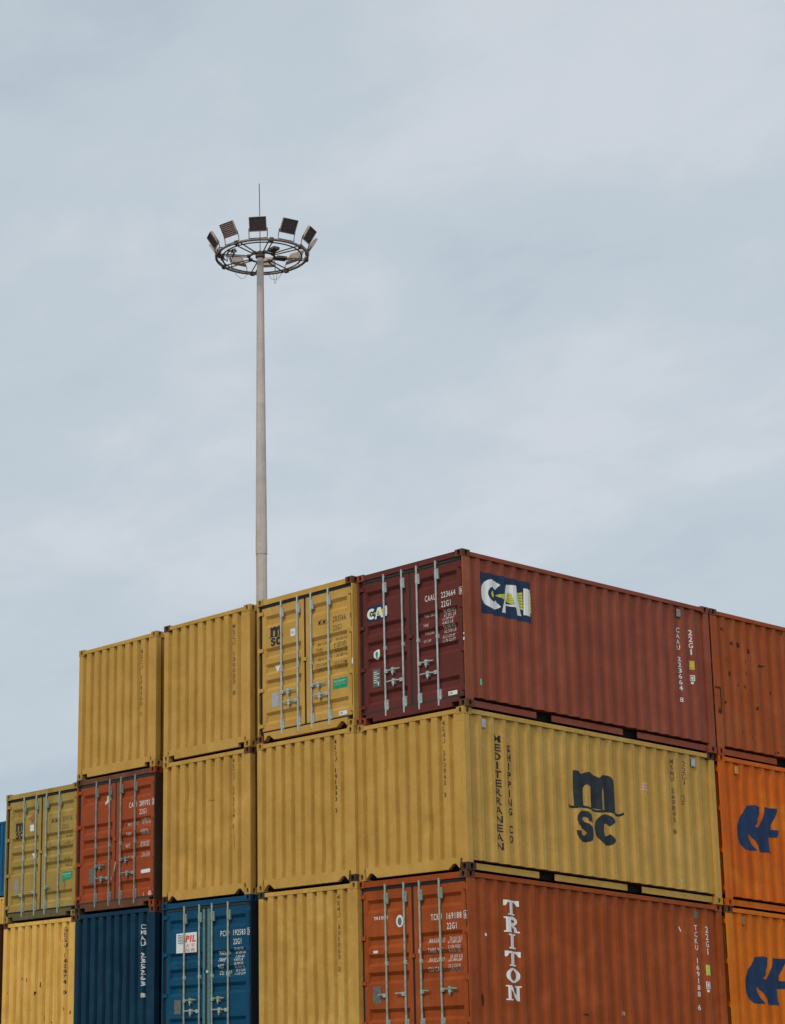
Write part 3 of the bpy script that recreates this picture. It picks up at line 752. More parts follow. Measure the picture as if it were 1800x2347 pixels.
P = container('mustard container lettered MEDITERRANEAN SHIPPING CO, directly under the maroon one', -0.040, -0.030, Z(1), msc('mustard_side', 14), 'blank', 'tri', group=GR, dents=7)
Marks().stack('MSMU 260842 8', 1.935, 2.005, 2.41, 1.18, 0.80, 0.018).put('serial_number', 'end', M_blackW, P['end', -1])
q = P['side', 1]
Marks().stack('MEDITERRANEAN', 0.708, 0.852, 2.225, 0.385, 0.82, 0.028).put('company_name', 'side', M_black, q)
Marks().stack('SHIPPING', 0.985, 1.088, 2.095, 0.962, 0.82, 0.028).put('company_name', 'side', M_black, q)
Marks().stack('CO', 0.985, 1.088, 0.800, 0.520, 0.82, 0.028).put('company_name', 'side', M_black, q)
msc_logo('side', q, 2.378, 0.712, 3.690, 1.888, M_logoblack)
Marks().stack('MSMU 260842 8', 4.955, 5.022, 2.365, 1.095, 0.80, 0.018).put('serial_number', 'side', M_blackW, q)
Marks().stack('22G1', 5.262, 5.325, 2.365, 1.945, 0.82, 0.0).put('size_code', 'side', M_blackW, q)
k = Marks(); k.rect(5.19, 1.665, 5.28, 1.677).rect(5.19, 1.765, 5.28, 1.777).rect(5.19, 1.677, 5.202, 1.765).rect(5.268, 1.677, 5.28, 1.765).rect(5.21, 1.615, 5.255, 1.645); k.put('capacity_mark', 'side', M_blackW, q)
for i in range(3): Marks().rect(4.20 - 0.02 * i, 1.835 - 0.05 * i, 4.31 + 0.012 * i, 1.868 - 0.05 * i).put('red_sticker', 'side', M_pink, q)
Marks().rect(0.448, 1.975, 0.470, 2.045).put('small_sticker', 'side', M_sticker, q)
Marks().rect(5.045, 0.285, 5.075, 0.335).put('green_sticker', 'side', M_mint, q)
vent(P, 0.466); vent(P, 5.529)

P = container('red-brown container with white TRITON lettering, below the mustard MEDITERRANEAN one', -0.065, -0.040, Z(2), B_triton, 'door', 'none', group=GR, dents=10, rodmat=M_zincG,
              handles=[(0, 0.735, -1, 0.17), (1, 0.745, -1, 0.20), (2, 0.760, 1, 0.19), (3, 0.775, 1, 0.36)])
serial(P['door', 1], 'TCKU', '169188', '6', M_white, 1.615, 1.905, a_num=1.955)
table(P['door', 1], [('MAXGROSS', 1.545, 0.070, 0.34), ('TARE WT.', 1.395, 0.070, 0.34), ('PAYLOAD', 1.245, 0.070, 0.33), ('CU.CAP.', 1.10, 0.070, 0.31)],
      [('30.480 KGS', 1.565, 0.052, 0.29), ('67.200 LBS', 1.505, 0.048, 0.27), ('2.180 KGS', 1.43, 0.052, 0.26), ('4.810 LBS', 1.37, 0.048, 0.26), ('28.300 KGS', 1.285, 0.052, 0.29),
       ('62.390 LBS', 1.225, 0.048, 0.27), ('33.2 CU.M', 1.135, 0.052, 0.25), ('1.173 CU.FT', 1.075, 0.048, 0.28)], M_whiteW, 1.525, 1.965)
k = Marks()
for i, ch in enumerate('TRITON'): slab(ch, 0.345 + 0.054 * i, 1.945, 0.345 + 0.054 * i + 0.044, 1.995, k)
k.put('company_name', 'door', M_white, P['door', 0])
k = Marks().ellipse(0.926, 1.895, 0.080, 0.098); k.put('round_sticker', 'door', M_sticker, P['door', 0])
Marks().ellipse(0.926, 1.89, 0.045, 0.066).put('sticker_print', 'door', M_plateD, P['door', 0], 0.0045)
Marks().rect(0.315, 1.415, 0.420, 1.455).put('small_sticker', 'door', M_sticker, P['door', 0])
Marks().rect(1.330, 1.365, 1.385, 1.430).put('small_sticker', 'door', M_sticker, P['door', 1])
Marks().rect(0.292, 0.615, 0.472, 0.885).put('data_plate', 'door', M_plateD, P['door', 0])
q = P['side', 1]; k = Marks()
for ch, z0, z1 in (('T', 1.975, 2.205), ('R', 1.705, 1.943), ('I', 1.452, 1.682), ('T', 1.185, 1.413), ('O', 0.925, 1.155), ('N', 0.655, 0.885)):
    slab(ch, 0.835, z0, 1.160, z1, k)
k.put('company_name', 'side', M_white, q)
Marks().stack('TCKU 169188 6', 5.338, 5.408, 2.195, 0.80, 0.80, 0.01).put('serial_number', 'side', M_white, q)
Marks().stack('22G1', 5.618, 5.688, 2.195, 1.730, 0.84, 0.01).put('size_code', 'side', M_white, q)
Marks().rect(5.595, 1.385, 5.685, 1.560).put('yellow_sticker', 'side', plain('yellow_green_sticker', (0.48, 0.52, 0.10), 0.5), q)
k = Marks(); k.rect(5.585, 1.17, 5.665, 1.182).rect(5.585, 1.27, 5.665, 1.282).rect(5.585, 1.182, 5.597, 1.27).rect(5.653, 1.182, 5.665, 1.27).rect(5.607, 1.195, 5.643, 1.255).rect(5.595, 1.11, 5.64, 1.15); k.put('capacity_mark', 'side', M_sticker, q)
Marks().rect(0.375, 1.600, 0.445, 1.645).put('small_sticker', 'side', M_sticker, q)
Marks().text('UTM', 3.45, 0.59, 3.56, 0.66, 0.01).put('faint_lettering', 'side', M_whiteW, q)
Marks().poly([(4.985, 2.14), (5.00, 2.14), (5.03, 2.06), (5.015, 2.06)]).put('scratch', 'side', M_sticker, q)
k = Marks().blob(0.215, 1.10, 0.025, 0.11, 4).blob(0.30, 0.62, 0.02, 0.10, 5).blob(2.62, 0.55, 0.09, 0.022, 6); k.put('rust_stain', 'side', M_stain, q)
vent(P, 5.40, M_plateD)

# ---- row behind the first stack ------------------------------------------------
P = container('plain red-orange container with dark rust spots, top right behind the maroon one', 0.0, 6.098, Z(0), B_hap1, 'door', 'rect', group=GR, dents=13)
k = Marks()
for i, (a, z_, ra, rz) in enumerate(((0.78, 2.06, .045, .05), (0.58, 2.05, .03, .04), (1.06, 1.98, .04, .04), (0.50, 1.49, .028, .05), (1.17, 0.95, .03, .035), (0.72, 1.36, .015, .03), (1.35, 1.75, .09, .018), (0.92, 1.55, .012, .03), (0.31, 0.95, .02, .03), (1.6, 1.3, .02, .04), (0.38, 1.72, .012, .02), (1.0, 0.42, .02, .03))):
    Marks().blob(a, z_, ra * 1.15, rz * 1.1, i + 30).put('rust_stain', 'side', M_stain, P['side', 1])
Marks().poly([(0.02, 1.20), (0.02, 1.165), (0.145, 1.165), (0.145, 0.80), (0.172, 0.80), (0.172, 1.20)]).put('rust_stain', 'post', M_stain, P['post', 1, -1])
Marks().blob(0.115, 0.77, 0.055, 0.06, 77).put('rust_stain', 'post', M_stain, P['post', 1, -1])
P = container('orange container with blue arrow logo, behind the mustard MEDITERRANEAN one', -0.010, 6.092, Z(1), B_hap2, 'door', 'rect', group=GR, dents=16)
arrow_logo(P['side', 1]); vent(P, 0.50, plain('amber_plate', (0.55, 0.25, 0.06), 0.6))
P = container('amber container with blue arrow logo, lowest at right behind the red-brown one', -0.030, 6.078, Z(2), B_hap3, 'door', 'rect', group=GR, dents=19)
arrow_logo(P['side', 1]); vent(P, 0.47, plain('rusty_plate', (0.33, 0.13, 0.05), 0.6))

# ---- second stack ----------------------------------------------------------------
P = container('mustard container with doors and black MSC logo, topmost, left of the maroon one', XS[1], YS[1], Z(0), msc('mustard_doors', 15, rust=0.06), 'door', 'tri', group=GR, dents=22)
serial(P['door', 1], 'MSMU', '203566', '5', plain('brown_black_print', (0.06, 0.038, 0.022), 0.6), 1.565, 1.915, boxed=False)
table(P['door', 1], [('MAXGROSS', 1.535, 0.062, 0.33), ('TARE', 1.435, 0.055, 0.16), ('PAYLOAD', 1.275, 0.062, 0.30), ('CU.CAP', 1.165, 0.055, 0.26), ('CARRYING', 1.09, 0.05, 0.30)],
      [('30.480 KGS', 1.565, 0.055, 0.32), ('67.200 LBS', 1.49, 0.05, 0.30), ('2.180 KGS', 1.435, 0.055, 0.30), ('4.810 LBS', 1.365, 0.055, 0.32), ('28.300 KGS', 1.285, 0.055, 0.32),
       ('33.2 CUM', 1.14, 0.055, 0.30), ('1.172 CUFT', 1.065, 0.055, 0.32)], M_blackW, 1.50, 1.945)
msc_logo('door', P['door', 0], 0.285, 1.70, 0.665, 2.050, M_logoblack)
Marks().rect(0.852, 1.800, 0.975, 1.930).put('white_sticker', 'door', M_sticker, P['door', 0]); Marks().text('IICL', 0.875, 1.845, 0.95, 1.885, 0.01).put('sticker_print', 'door', M_black, P['door', 0], 0.0045)
Marks().poly([(0.395, 1.355), (0.540, 1.355), (0.468, 1.225)]).put('triangle_sticker', 'door', M_sticker, P['door', 0])
Marks().poly([(0.352, 0.62), (0.37, 0.60), (0.515, 0.60), (0.533, 0.62), (0.533, 0.84), (0.515, 0.86), (0.37, 0.86), (0.352, 0.84)]).put('data_plate', 'door', M_plate, P['door', 0])
def eco(door, a0, z0, a1, z1, peel=False):
    g = Marks()
    if peel: g.poly([(a0 + 0.02, z0), (a0 + 0.11, z0 + 0.035), (a1, z0 + 0.075), (a1, z1), (a0 + 0.02, z1), (a0, z0 + 0.12)])
    else: g.rect(a0, z0, a1, z1)
    g.put('green_sticker', 'door', M_green, door)
    w = a1 - a0; Marks().text('Eco-Container', a0 + 0.03, z1 - 0.058, a1 - 0.04, z1 - 0.026, 0.01).text('Bamboo flooring', a0 + 0.07, z1 - 0.09, a1 - 0.07, z1 - 0.072).text('sustainable supply', a0 + 0.04, z1 - 0.117, a1 - 0.04, z1 - 0.100).put('sticker_print', 'door', M_sticker, door, 0.0045)
eco(P['door', 1], 1.905, 0.695, 2.26, 0.870)
Marks().rect(2.045, 0.225, 2.240, 0.295).put('white_sticker', 'door', M_sticker, P['door', 1]); Marks().text('CIMC', 2.06, 0.245, 2.14, 0.277, 0.006).put('sticker_print', 'door', M_navy, P['door', 1], 0.0045)
Marks().rect(2.405, 1.06, 2.434, 1.16).put('small_sticker', 'hinge_post', M_sticker, P['post', 1, -1])

P = container('mustard blank-ended container under the mustard one with doors', XS[1] - 0.015, YS[1], Z(1), msc('mustard_plain', 16), 'blank', 'tri', group=GR, dents=25)
Marks().stack('MSDU 141380 0', 1.930, 2.005, 2.415, 1.175, 0.80, 0.018).put('serial_number', 'end', M_black, P['end', -1])
P = container('mustard blank-ended container, lowest between the blue doors and TRITON', XS[1] + 0.005, YS[1], Z(2), msc('mustard_low', 17, fade=(0.60, 0.40, 0.11)), 'blank', 'tri', group=GR, dents=28)
Marks().stack('MSMU 301960 0', 1.940, 2.015, 2.405, 1.155, 0.80, 0.018).put('serial_number', 'end', M_blackW, P['end', -1])

# ---- third stack ------------------------------------------------------------------
P = container('mustard blank-ended container, topmost just left of the tall mast pole', XS[2], YS[2], Z(0), msc('mustard_top', 18, rust=0.12), 'blank', 'rect', group=GR, dents=31)
Marks().stack('MSCU 130053 8', 1.955, 2.030, 2.295, 0.990, 0.80, 0.018).put('serial_number', 'end', M_blackW, P['end', -1])
P = container('stained mustard blank-ended container standing on the blue one with PIL sticker', XS[2], YS[2], Z(1), msc('mustard_stained', 19, rust=0.18, dirt=0.35, fade=(0.60, 0.36, 0.09)), 'blank', 'tri', group=GR, dents=34)
Marks().stack('MSCU 298104 1', 1.935, 2.005, 2.425, 1.175, 0.80, 0.018).put('serial_number', 'end', M_blackW, P['end', -1])
k = Marks().blob(1.99, 0.98, 0.012, 0.20, 41).blob(1.22, 1.85, 0.008, 0.05, 42).blob(1.35, 1.75, 0.06, 0.01, 43); k.put('rust_stain', 'end', plain('orange_brown_stain', (0.28, 0.13, 0.03), 0.8), P['end', -1])
P = container('blue container with doors and white PIL sticker, lowest in its stack', XS[2], YS[2], Z(2), B_blue, 'door', 'none', group=GR, dents=37, gasket=M_gasketG, rodmat=M_zincG)
P['post', 1, -1].material_slots[0].material = paint('navy_grime', (0.010, 0.022, 0.035), rust=0.4, dirt=0.5, seed=44)
serial(P['door', 1], 'PCIU', '192583', '3', M_white, 1.605, 1.955, a_num=1.950)
table(P['door', 1], [('MAX.GR', 1.625, 0.070, 0.30), ('TARE', 1.505, 0.066, 0.19), ('NET', 1.39, 0.066, 0.15), ('CU. CAP', 1.28, 0.066, 0.32)],
      [('30.480 KG', 1.675, 0.044, 0.24), ('67.200 LBS', 1.615, 0.044, 0.28), ('2.200 KG', 1.545, 0.042, 0.23), ('4.850 LB', 1.487, 0.042, 0.23), ('28.280 KG', 1.425, 0.042, 0.24), ('62.350 LB', 1.367, 0.042, 0.26), ('33.2 CUM', 1.307, 0.042, 0.24), ('1.172 CFT', 1.249, 0.042, 0.26)], M_white, 1.535, 1.965)
d0 = P['door', 0]
Marks().poly([(0.382, 1.678), (0.952, 1.672), (0.956, 2.030), (0.384, 2.026)]).put('white_sticker', 'door', M_sticker, d0)
Marks().text('PIL', 0.640, 1.860, 0.925, 1.982, 0.05, 0.18).put('logo_letters', 'door', M_redp, d0, 0.0045)
k = Marks()
for i in range(6):
    z_ = 1.990 - 0.028 * i; k.strip([(0.425 + 0.018 * j, z_ + 0.009 * math.sin(j * 0.8 + 0.4)) for j in range(10)], 0.012)
k.put('logo_waves', 'door', M_gyprint, d0, 0.0045)
Marks().text('太平', 0.645, 1.768, 0.91, 1.835, 0.0).text('船務', 0.645, 1.688, 0.91, 1.755, 0.0).put('sticker_print', 'door', M_redp, d0, 0.0045)
Marks().rect(0.337, 0.61, 0.517, 0.855).put('data_plate', 'door', M_plateD, d0)
b = MB()
for a0, a1 in ((1.135, 1.193), (1.262, 1.335)): b.box(a0 - W / 2, a1 - W / 2, FY + 0.020, FY + 0.0338, DZ0 + 0.02, DZ1 - 0.01)
link_obj('door_seal_strip', b.mesh('door_seal_strip'), M_teal, P['door', 1])
link_obj('seal_tag', MB().box(1.245 - W / 2, 1.30 - W / 2, FY + 0.004, FY + 0.015, 1.29, 1.34).mesh('seal_tag'), plain('pale_green_tag', (0.35, 0.60, 0.45)), P['door', 1])

# ---- fourth stack --------------------------------------------------------------------
P = container('mustard blank-ended container, leftmost of those on the top tier, above brick-red doors', XS[3], YS[3], Z(0), msc('mustard_left', 20, rust=0.05), 'blank', 'rect', group=GR, dents=40)
Marks().stack('MSCU 174160 1', 1.940, 2.010, 2.295, 1.005, 0.80, 0.018).put('serial_number', 'end', M_blackW, P['end', -1])
P = container('brick-red container with doors numbered CAIU 289702, in the second tier', XS[3], YS[3], Z(1), B_red, 'door', 'rect', group=GR, dents=43, rodmat=M_zincB, gasket=M_gasketG,
              handles=[(0, 0.86, 1, 0.30), (1, 0.62, -1, 0.38), (2, 0.93, 1, 0.36), (3, 0.66, -1, 0.36)])
P['sill'].material_slots[0].material = M_rustcast; P['header'].material_slots[0].material = M_rustcast; P['post', 1, -1].material_slots[0].material = M_grime
serial(P['door', 1], 'CAIU', '289702', '3', M_white, 1.622, 1.935, a_num=1.940)
table(P['door', 1], [('MAX. GROSS', 1.58, 0.06, 0.32), ('TARE', 1.395, 0.06, 0.16), ('NET', 1.175, 0.06, 0.13), ('CU.CAP.', 0.965, 0.055, 0.24)],
      [('30.480 KG', 1.635, 0.045, 0.22), ('67.200 LBS', 1.575, 0.05, 0.27), ('2.220 KG', 1.43, 0.045, 0.22), ('4.890 LBS', 1.375, 0.05, 0.25), ('28.260 KG', 1.20, 0.045, 0.26), ('62.300 LBS', 1.15, 0.05, 0.26), ('33.2 CUM', 1.0, 0.045, 0.22), ('1.172 CFT', 0.955, 0.045, 0.24)], M_whiteW, 1.535, 1.975)
Marks().poly([(0.88, 2.19), (0.95, 2.21), (1.01, 2.15), (1.01, 2.08), (0.95, 2.04), (0.88, 2.02)]).put('torn_sticker', 'door', plain('pale_torn_sticker', (0.50, 0.55, 0.40), 0.6, 0, 0.3, 40), P['door', 0])
Marks().rect(0.405, 0.56, 0.60, 0.85).put('data_plate', 'door', M_plateD, P['door', 0])
Marks().poly([(1.995, 0.655), (2.015, 0.625), (2.27, 0.63), (2.28, 0.685), (2.25, 0.70), (2.01, 0.69)]).put('white_sticker', 'door', M_sticker, P['door', 1])
k = Marks().ellipse(2.267, 0.238, 0.055, 0.058).rect(2.075, 0.205, 2.095, 0.275); k.put('round_sticker', 'door', M_pink, P['door', 1])
link_obj('seal_bolt', MB().tube([(1.16 - W / 2, FY - 0.02, 0.58), (1.26 - W / 2, FY - 0.022, 0.74), (1.30 - W / 2, FY - 0.02, 0.90)], 0.011, 6).mesh('seal_bolt'), M_plate, P['door', 1])
P = container('dark navy container with white CMAU lettering, under the brick-red one', XS[3] + 0.02, YS[3], Z(2), B_navy, 'blank', 'none', group=GR, dents=46)
Marks().stack('CMAU 235263 8', 2.035, 2.110, 2.270, 0.950, 0.80, 0.01).put('serial_number', 'end', M_white, P['end', -1])

# ---- fifth stack -----------------------------------------------------------------------
P = container('weathered mustard container with dented doors, leftmost with black MSC logo', XS[4], YS[4], Z(1), body('olive_mustard', (0.36, 0.245, 0.060), seed=21, rust=0.26, dirt=0.5, fade=(0.42, 0.30, 0.09)), 'door', 'rect', group=GR, dents=49, rodmat=M_zincG,
              handles=[(0, 0.52, -1, 0.20), (1, 0.55, -1, 0.15), (2, 0.60, 1, 0.18)])
P['sill'].material_slots[0].material = paint('olive_grime', (0.12, 0.10, 0.04), rust=0.3, dirt=0.5, seed=43)
serial(P['door', 1], 'MSMU', '259716', '3', M_blackW, 1.560, 1.915, a_num=1.915, boxed=False)
table(P['door', 1], [('TARE', 1.40, 0.05, 0.18), ('CU.CAP', 1.15, 0.05, 0.24)], [('30.480', 1.575, 0.05, 0.2), ('2.220', 1.44, 0.05, 0.2), ('28.26', 1.13, 0.05, 0.2), ('33.2', 1.01, 0.05, 0.2)], M_blackW, 1.52, 1.985)
msc_logo('door', P['door', 0], 0.29, 1.66, 0.640, 1.990, M_black)
Marks().rect(0.825, 1.775, 0.955, 1.905).put('white_sticker', 'door', M_sticker, P['door', 0])
Marks().poly([(0.85, 1.335), (0.985, 1.345), (0.94, 1.22)]).put('triangle_sticker', 'door', M_sticker, P['door', 0])
eco(P['door', 1], 1.925, 0.665, 2.27, 0.875, True)
Marks().blob(0.40, 0.74, 0.11, 0.16, 51).put('bare_patch', 'door', plain('grey_bare_patch', (0.30, 0.25, 0.22), 0.8), P['door', 0])
k = Marks().blob(0.90, 2.05, 0.12, 0.10, 52).blob(2.02, 0.60, 0.02, 0.12, 53).blob(0.95, 1.62, 0.05, 0.05, 54); k.put('rust_stain', 'door', plain('brown_stain', (0.26, 0.13, 0.06), 0.8, 0, 0.4), P['door', 0])
Marks().blob(2.235, 0.225, 0.045, 0.03, 55).put('small_sticker', 'door', plain('teal_sticker', (0.12, 0.35, 0.32)), P['door', 1])
P = container('battered bright yellow blank-ended container with rust holes, lowest at left', XS[4] + 0.012, YS[4] + 0.01, Z(2), B_ylw, 'blank', 'rect', group=GR, dents=52)
Marks().stack('GESU 142874 0', 2.045, 2.105, 2.385, 1.110, 0.80, 0.018).put('serial_number', 'end', M_blackW, P['end', -1])
for i, (a, z_, ra, rz, tl) in enumerate(((0.455, 1.98, .013, .26, 0), (0.965, 2.22, .010, .10, 0), (0.95, 1.80, .009, .17, 0), (1.414, 2.16, .030, .035, .05), (1.195, 2.10, .012, .04, .05), (1.195, 1.62, .014, .022, 0), (1.397, 1.50, .022, .045, .06),
        (1.104, 1.168, .024, .045, .03), (1.702, 1.605, .016, .028, 0), (1.395, 0.706, .025, .10, .05), (0.995, 0.86, .010, .016, 0), (2.369, 0.74, .012, .06, 0), (1.44, 1.05, .012, .13, 0), (1.18, 1.42, .012, .022, 0), (1.20, 1.30, .010, .03, 0), (1.33, 1.28, .008, .02, 0),
        (0.60, 1.15, .012, .015, 0), (1.62, 0.60, .012, .02, 0), (1.9, 2.1, .02, .012, 0), (2.0, 2.12, .02, .012, 0), (0.42, 1.25, .009, .12, 0))): Marks().blob(a, z_, ra * 0.8, rz * 0.85, i + 60, tail=tl).put('rust_hole', 'end', M_stain, P['end', -1])
P = container('dark rust-brown container, its flank barely showing at the lower left edge', XS[4] - W - 0.075, 0.09, Z(2), B_brown, 'blank', 'rect', group=GR, dents=55)

# ---- tiers below the picture that carry the stacks ---------------------------------------
LOW = 'containers at the foot of the stacks'
lowp = [B_triton, msc('mustard_foot', 22), B_navy, B_hap3, B_brown, B_blue]
cols = [(x, y) for x, y in zip(XS, YS)] + [(XS[4] - W - 0.075, 0.09), (0, 6.125)]
for i, (x, y) in enumerate(cols):
    for t in (3, 4):
        container('container at the foot of a stack, below the picture', x, y, Z(t), lowp[(i * 2 + t) % 6], 'blank', 'none', group=LOW)

# ---- second row, hidden behind the front stacks -----------------------------------------
BACK = 'containers hidden behind the front row'
for i, (x, top) in enumerate(((XS[1], 0), (XS[2], 0), (XS[3], 0), (XS[4], 1))):
    for t in range(top, 3):
        container('container standing unseen behind the front row', x, 6.13 + 0.02 * i, Z(t), lowp[(i + t) % 6], 'blank', 'none', group=BACK)

# ---- far stack at the left edge ------------------------------------------------------------
az = math.radians(-54.75); D = 86.5
fx, fy = cam.location.x + D * math.sin(az), cam.location.y + D * math.cos(az)
container('bright blue container high on a distant stack at the far left edge', fx, fy, ZT, B_fblue, 'blank', 'rect', group=GR, dents=58, height=2.896 / H)
container('yellow container in the distant stack, right below the bright blue one', fx, fy, ZT - H, B_fyel, 'blank', 'rect', group=GR, dents=61)
for t in range(4):
    container('container at the foot of a stack, below the picture', fx, fy, H * t, lowp[t], 'blank', 'none', group=LOW)

# ------------------------------------------------------------------ ground
def ground():
    b = MB().poly([(-900, -900, 0), (900, -900, 0), (900, 900, 0), (-900, 900, 0)])
    m, t, bs = new_mat('yard_asphalt'); tcn = N(t, 'ShaderNodeTexCoord')
    n = noise(t, tcn.outputs['Object'], 0.35, 8, 0.65); n2_ = noise(t, tcn.outputs['Object'], 6, 6, 0.7)
    c_ = mix(t, 0.5, ramp(t, n, [(0.3, (0.045, 0.045, 0.045)), (0.7, (0.09, 0.088, 0.085))]), ramp(t, n2_, [(0.3, (0.05, 0.05, 0.05)), (0.7, (0.085, 0.083, 0.08))]))
    link(t, c_, bs.inputs['Base Color']); bs.inputs['Roughness'].default_value = 0.85
    o = link_obj('ground', b.mesh('ground'), m); tag(o, kind='structure')
    o['label'] = 'dark asphalt container yard'
ground()

# ------------------------------------------------------------------ high mast lamp
M_pole = paint('mast_galvanised', (0.50, 0.44, 0.40), rust=0.06, dirt=0.35, seed=31, rough=0.55, fade=(0.56, 0.51, 0.47))
M_ring = plain('ring_steel', (0.105, 0.080, 0.070), 0.6, 0.1, 0.5, 6)
M_ringL = plain('ring_steel_pale', (0.22, 0.18, 0.155), 0.55, 0.1, 0.5, 5)
M_glass = plain('lamp_glass_dark', (0.155, 0.122, 0.125), 0.35, 0.0, 0.3, 18)
M_lampbody = plain('lamp_housing', (0.36, 0.30, 0.25), 0.5, 0.1, 0.25, 8)
M_lampback = plain('lamp_back', (0.34, 0.26, 0.21), 0.6, 0.1, 0.25, 8)
M_louvre = plain('lamp_louvre', (0.50, 0.38, 0.34), 0.55, 0.1, 0.2, 8)
M_wire = plain('cable_black', (0.03, 0.03, 0.03), 0.7)
azm = math.radians(-48.68); DM = 65.0
mx, my = cam.location.x + DM * math.sin(azm), cam.location.y + DM * math.cos(azm)
RZ = cam.location.z + DM * math.tan(math.radians(22.46))     # ring plane
mast = empty('floodlight_mast', (mx, my, 0), 'tall grey floodlight mast with a ring of lamps, rising behind the mustard containers', 'light mast')
def pole(z0, z1, r0, r1, n=14):
    return MB().tube([(0, 0, z0), (0, 0, (z0 + z1) / 2), (0, 0, z1)], r0, n, r1)
zj = 20.55
link_obj('pole', pole(0.0, zj, 0.245, 0.157).mesh('pole'), M_pole, mast)
link_obj('pole_upper', pole(zj - 0.02, RZ + 0.02, 0.170, 0.100).mesh('pole_upper'), M_pole, mast)
link_obj('base_flange', MB().tube([(0, 0, 0), (0, 0, 0.05)], 0.42, 16).mesh('base_flange'), M_pole, mast)
link_obj('pole_cap', MB().tube([(0, 0, RZ - 0.02), (0, 0, RZ + 0.14)], 0.145, 14).tube([(0, 0, RZ + 0.14), (0, 0, RZ + 0.20)], 0.10, 14, 0.04).mesh('pole_cap'), M_ring, mast)
link_obj('lightning_rod', MB().tube([(0.0, 0, RZ + 0.15), (-0.01, 0, RZ + 1.3), (-0.03, 0, RZ + 2.43)], 0.013, 6).mesh('lightning_rod'), M_ring, mast)
RR = 1.37
def circ(r, z, n=48): return [(r * math.cos(2 * math.pi * k / n), r * math.sin(2 * math.pi * k / n), z) for k in range(n)]
ring = link_obj('ring_frame', MB().tube(circ(RR, RZ), 0.040, 8, close=True).mesh('ring_frame'), M_ringL, mast)
link_obj('ring_rail', MB().tube(circ(RR - 0.17, RZ - 0.02), 0.022, 6, close=True).mesh('ring_rail'), M_ring, mast)
link_obj('inner_ring', MB().tube(circ(0.38, RZ - 0.01, 24), 0.034, 6, close=True).mesh('inner_ring'), M_ring, mast)
base_ang = math.atan2(cam.location.y - my, cam.location.x - mx)   # towards the camera
for k in range(8):
    a = base_ang + math.radians(12 + 45 * k); n_ = Vector((math.cos(a), math.sin(a), 0)); tt = Vector((-math.sin(a), math.cos(a), 0))
    b = MB()
    for o_ in (-0.055, 0.055):
        b.tube([n_ * 0.38 + tt * o_ + Vector((0, 0, RZ - 0.01)), n_ * (RR - 0.02) + tt * o_ * (2.0 if k % 2 else 1.2) + Vector((0, 0, RZ - 0.01))], 0.021 if k % 2 else 0.018, 6)
    b.obox(n_ * (RR + 0.0) + Vector((0, 0, RZ)), n_, tt, (0, 0, 1), 0.052, 0.060, 0.055)
    b.obox(n_ * 0.40 + Vector((0, 0, RZ)), n_, tt, (0, 0, 1), 0.05, 0.045, 0.04)
    link_obj('spoke', b.mesh('spoke'), M_ring, mast)
for k in range(2):
    a = base_ang + math.radians(35 + 75 * k); n_ = Vector((math.cos(a), math.sin(a), 0)); tt = Vector((-math.sin(a), math.cos(a), 0))
    b = MB().obox(n_ * 0.62 + Vector((0, 0, RZ + 0.03)), n_, tt, (0, 0, 1), 0.16, 0.11, 0.045)
    link_obj('junction_box', b.mesh('junction_box', bevel=0.01), M_ring, mast)
OFF = r_.normalized() * 0.050; OFF.z = 0
for o_ in list(mast.children):
    if o_.name.split('.')[0] in ('ring_frame', 'ring_rail', 'inner_ring', 'spoke', 'junction_box'): o_.location = OFF
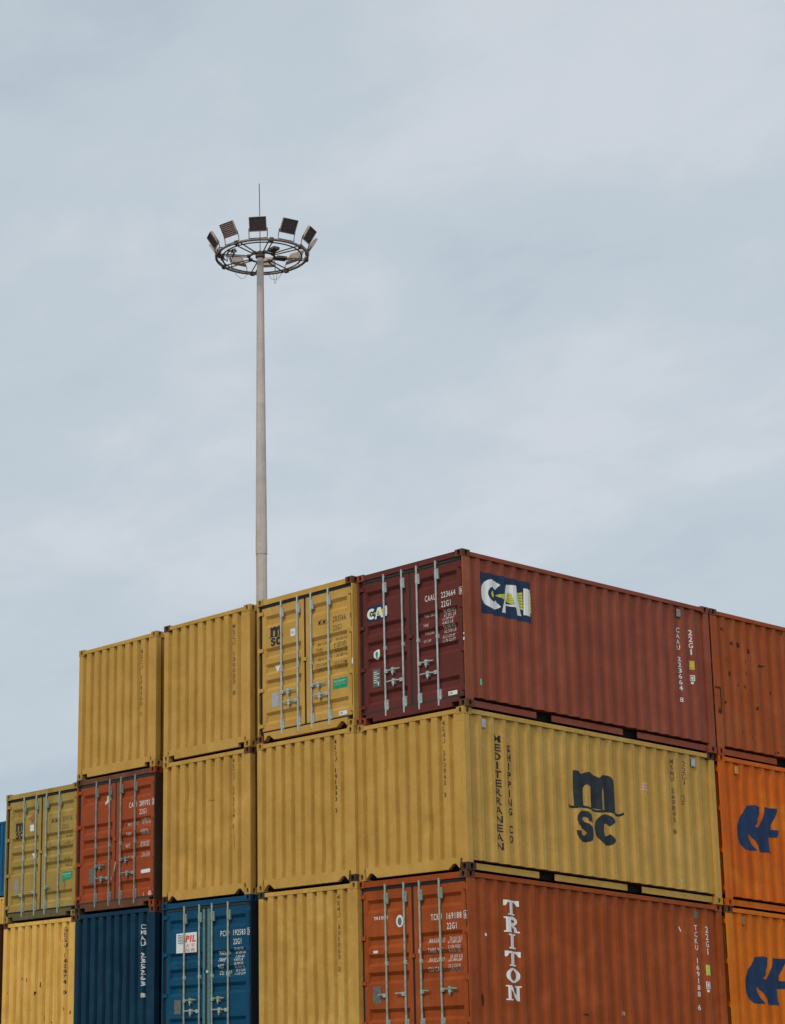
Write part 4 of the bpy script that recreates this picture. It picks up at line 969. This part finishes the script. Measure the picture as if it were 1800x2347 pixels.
# floodlights: ten lamps leaning outward on U brackets
def lamp_parts(louvre):
    """local frame: x = along the ring tangent, y = outward, z = up; origin on the ring"""
    tl = math.radians(33); up = Vector((0, math.sin(tl), math.cos(tl))); nr = Vector((0, math.cos(tl), -math.sin(tl))); ax = Vector((1, 0, 0))
    c = Vector((0, 0.02, 0.265)) + up * 0.215
    br = MB()
    for s_ in (-1, 1): br.tube([(s_ * 0.272, 0, 0.045), (s_ * 0.272, 0.0, 0.16), tuple(Vector((s_ * 0.272, 0, 0)) + c - up * 0.12)], 0.013, 6)
    br.tube([(-0.272, 0, 0.05), (0.272, 0, 0.05)], 0.014, 6)
    hs = MB().obox(c - nr * 0.022, ax, up, nr, 0.238, 0.205, 0.022)
    for e in (-1, 1):
        hs.obox(c + ax * e * 0.250 + nr * 0.02, ax, up, nr, 0.008, 0.218, 0.024)
        hs.obox(c + up * e * 0.215 + nr * 0.02, ax, up, nr, 0.242, 0.008, 0.024)
    for i in range(5): hs.obox(c - nr * 0.052 + ax * (-0.16 + 0.08 * i), ax, up, nr, 0.006, 0.16, 0.010)
    gl = MB().obox(c + nr * 0.006, ax, up, nr, 0.240, 0.205, 0.005)
    lv = MB()
    if louvre:
        for i in range(7): lv.obox(c + nr * 0.030 + up * (-0.168 + 0.056 * i), ax, up, nr, 0.222, 0.012, 0.010)
    else:
        for i in range(14): lv.obox(c + nr * 0.018 + up * (-0.18 + 0.0277 * i), ax, up, nr, 0.236, 0.003, 0.006)
    return br.mesh('bracket'), hs.mesh('housing'), gl.mesh('glass'), lv.mesh('louvre')
LP = [lamp_parts(False), lamp_parts(True)]
M_fine = plain('lamp_grille', (0.17, 0.135, 0.14), 0.5, 0.1, 0.2, 8)
for k in range(10):
    # angle measured in the picture: 95 deg = straight towards the camera
    a = base_ang + math.radians(36 * k - 5)
    lv = 1 if k == 9 else 0
    e = bpy.data.objects.new('floodlight', None); C.objects.link(e); e.parent = mast
    e.location = (RR * math.cos(a) + OFF.x * 1.3, RR * math.sin(a) + OFF.y * 1.3, RZ); e.rotation_euler.z = a - math.pi / 2
    br, hs, gl, lm = LP[lv]
    link_obj('bracket', br, M_ring, e); link_obj('housing', hs, M_lampbody, e)
    link_obj('glass', gl, M_glass, e); link_obj('louvre', lm, M_louvre if lv else M_fine, e)
R = random.Random(5)
for a0, a1, dp in ((150, 170, 0.22), (196, 214, 0.16), (158, 163, 0.34)):
    p = []
    for i in range(9):
        t = i / 8; a = base_ang + math.radians(a0 + (a1 - a0) * t)
        p.append((RR * math.cos(a), RR * math.sin(a), RZ - 0.03 - dp * math.sin(math.pi * t) + R.uniform(-.02, .02)))
    link_obj('cable', MB().tube(p, 0.006, 5).mesh('cable'), M_wire, mast)
# pulleys and a tangle of cable on the left part of the ring
b = MB()
for i in range(22):
    a = base_ang + math.radians(-96 + R.uniform(-24, 24)); r = R.uniform(0.80, 1.36)
    q = [(r * math.cos(a + 0.12 * j) + R.uniform(-.03, .03), r * math.sin(a + 0.12 * j) + R.uniform(-.03, .03), RZ + R.uniform(-0.02, 0.10)) for j in range(4)]
    b.tube(q, 0.016, 5)
link_obj('cable_coil', b.mesh('cable_coil'), plain('grey_cable', (0.085, 0.08, 0.065), 0.7), mast)
print('objects', len(bpy.data.objects))
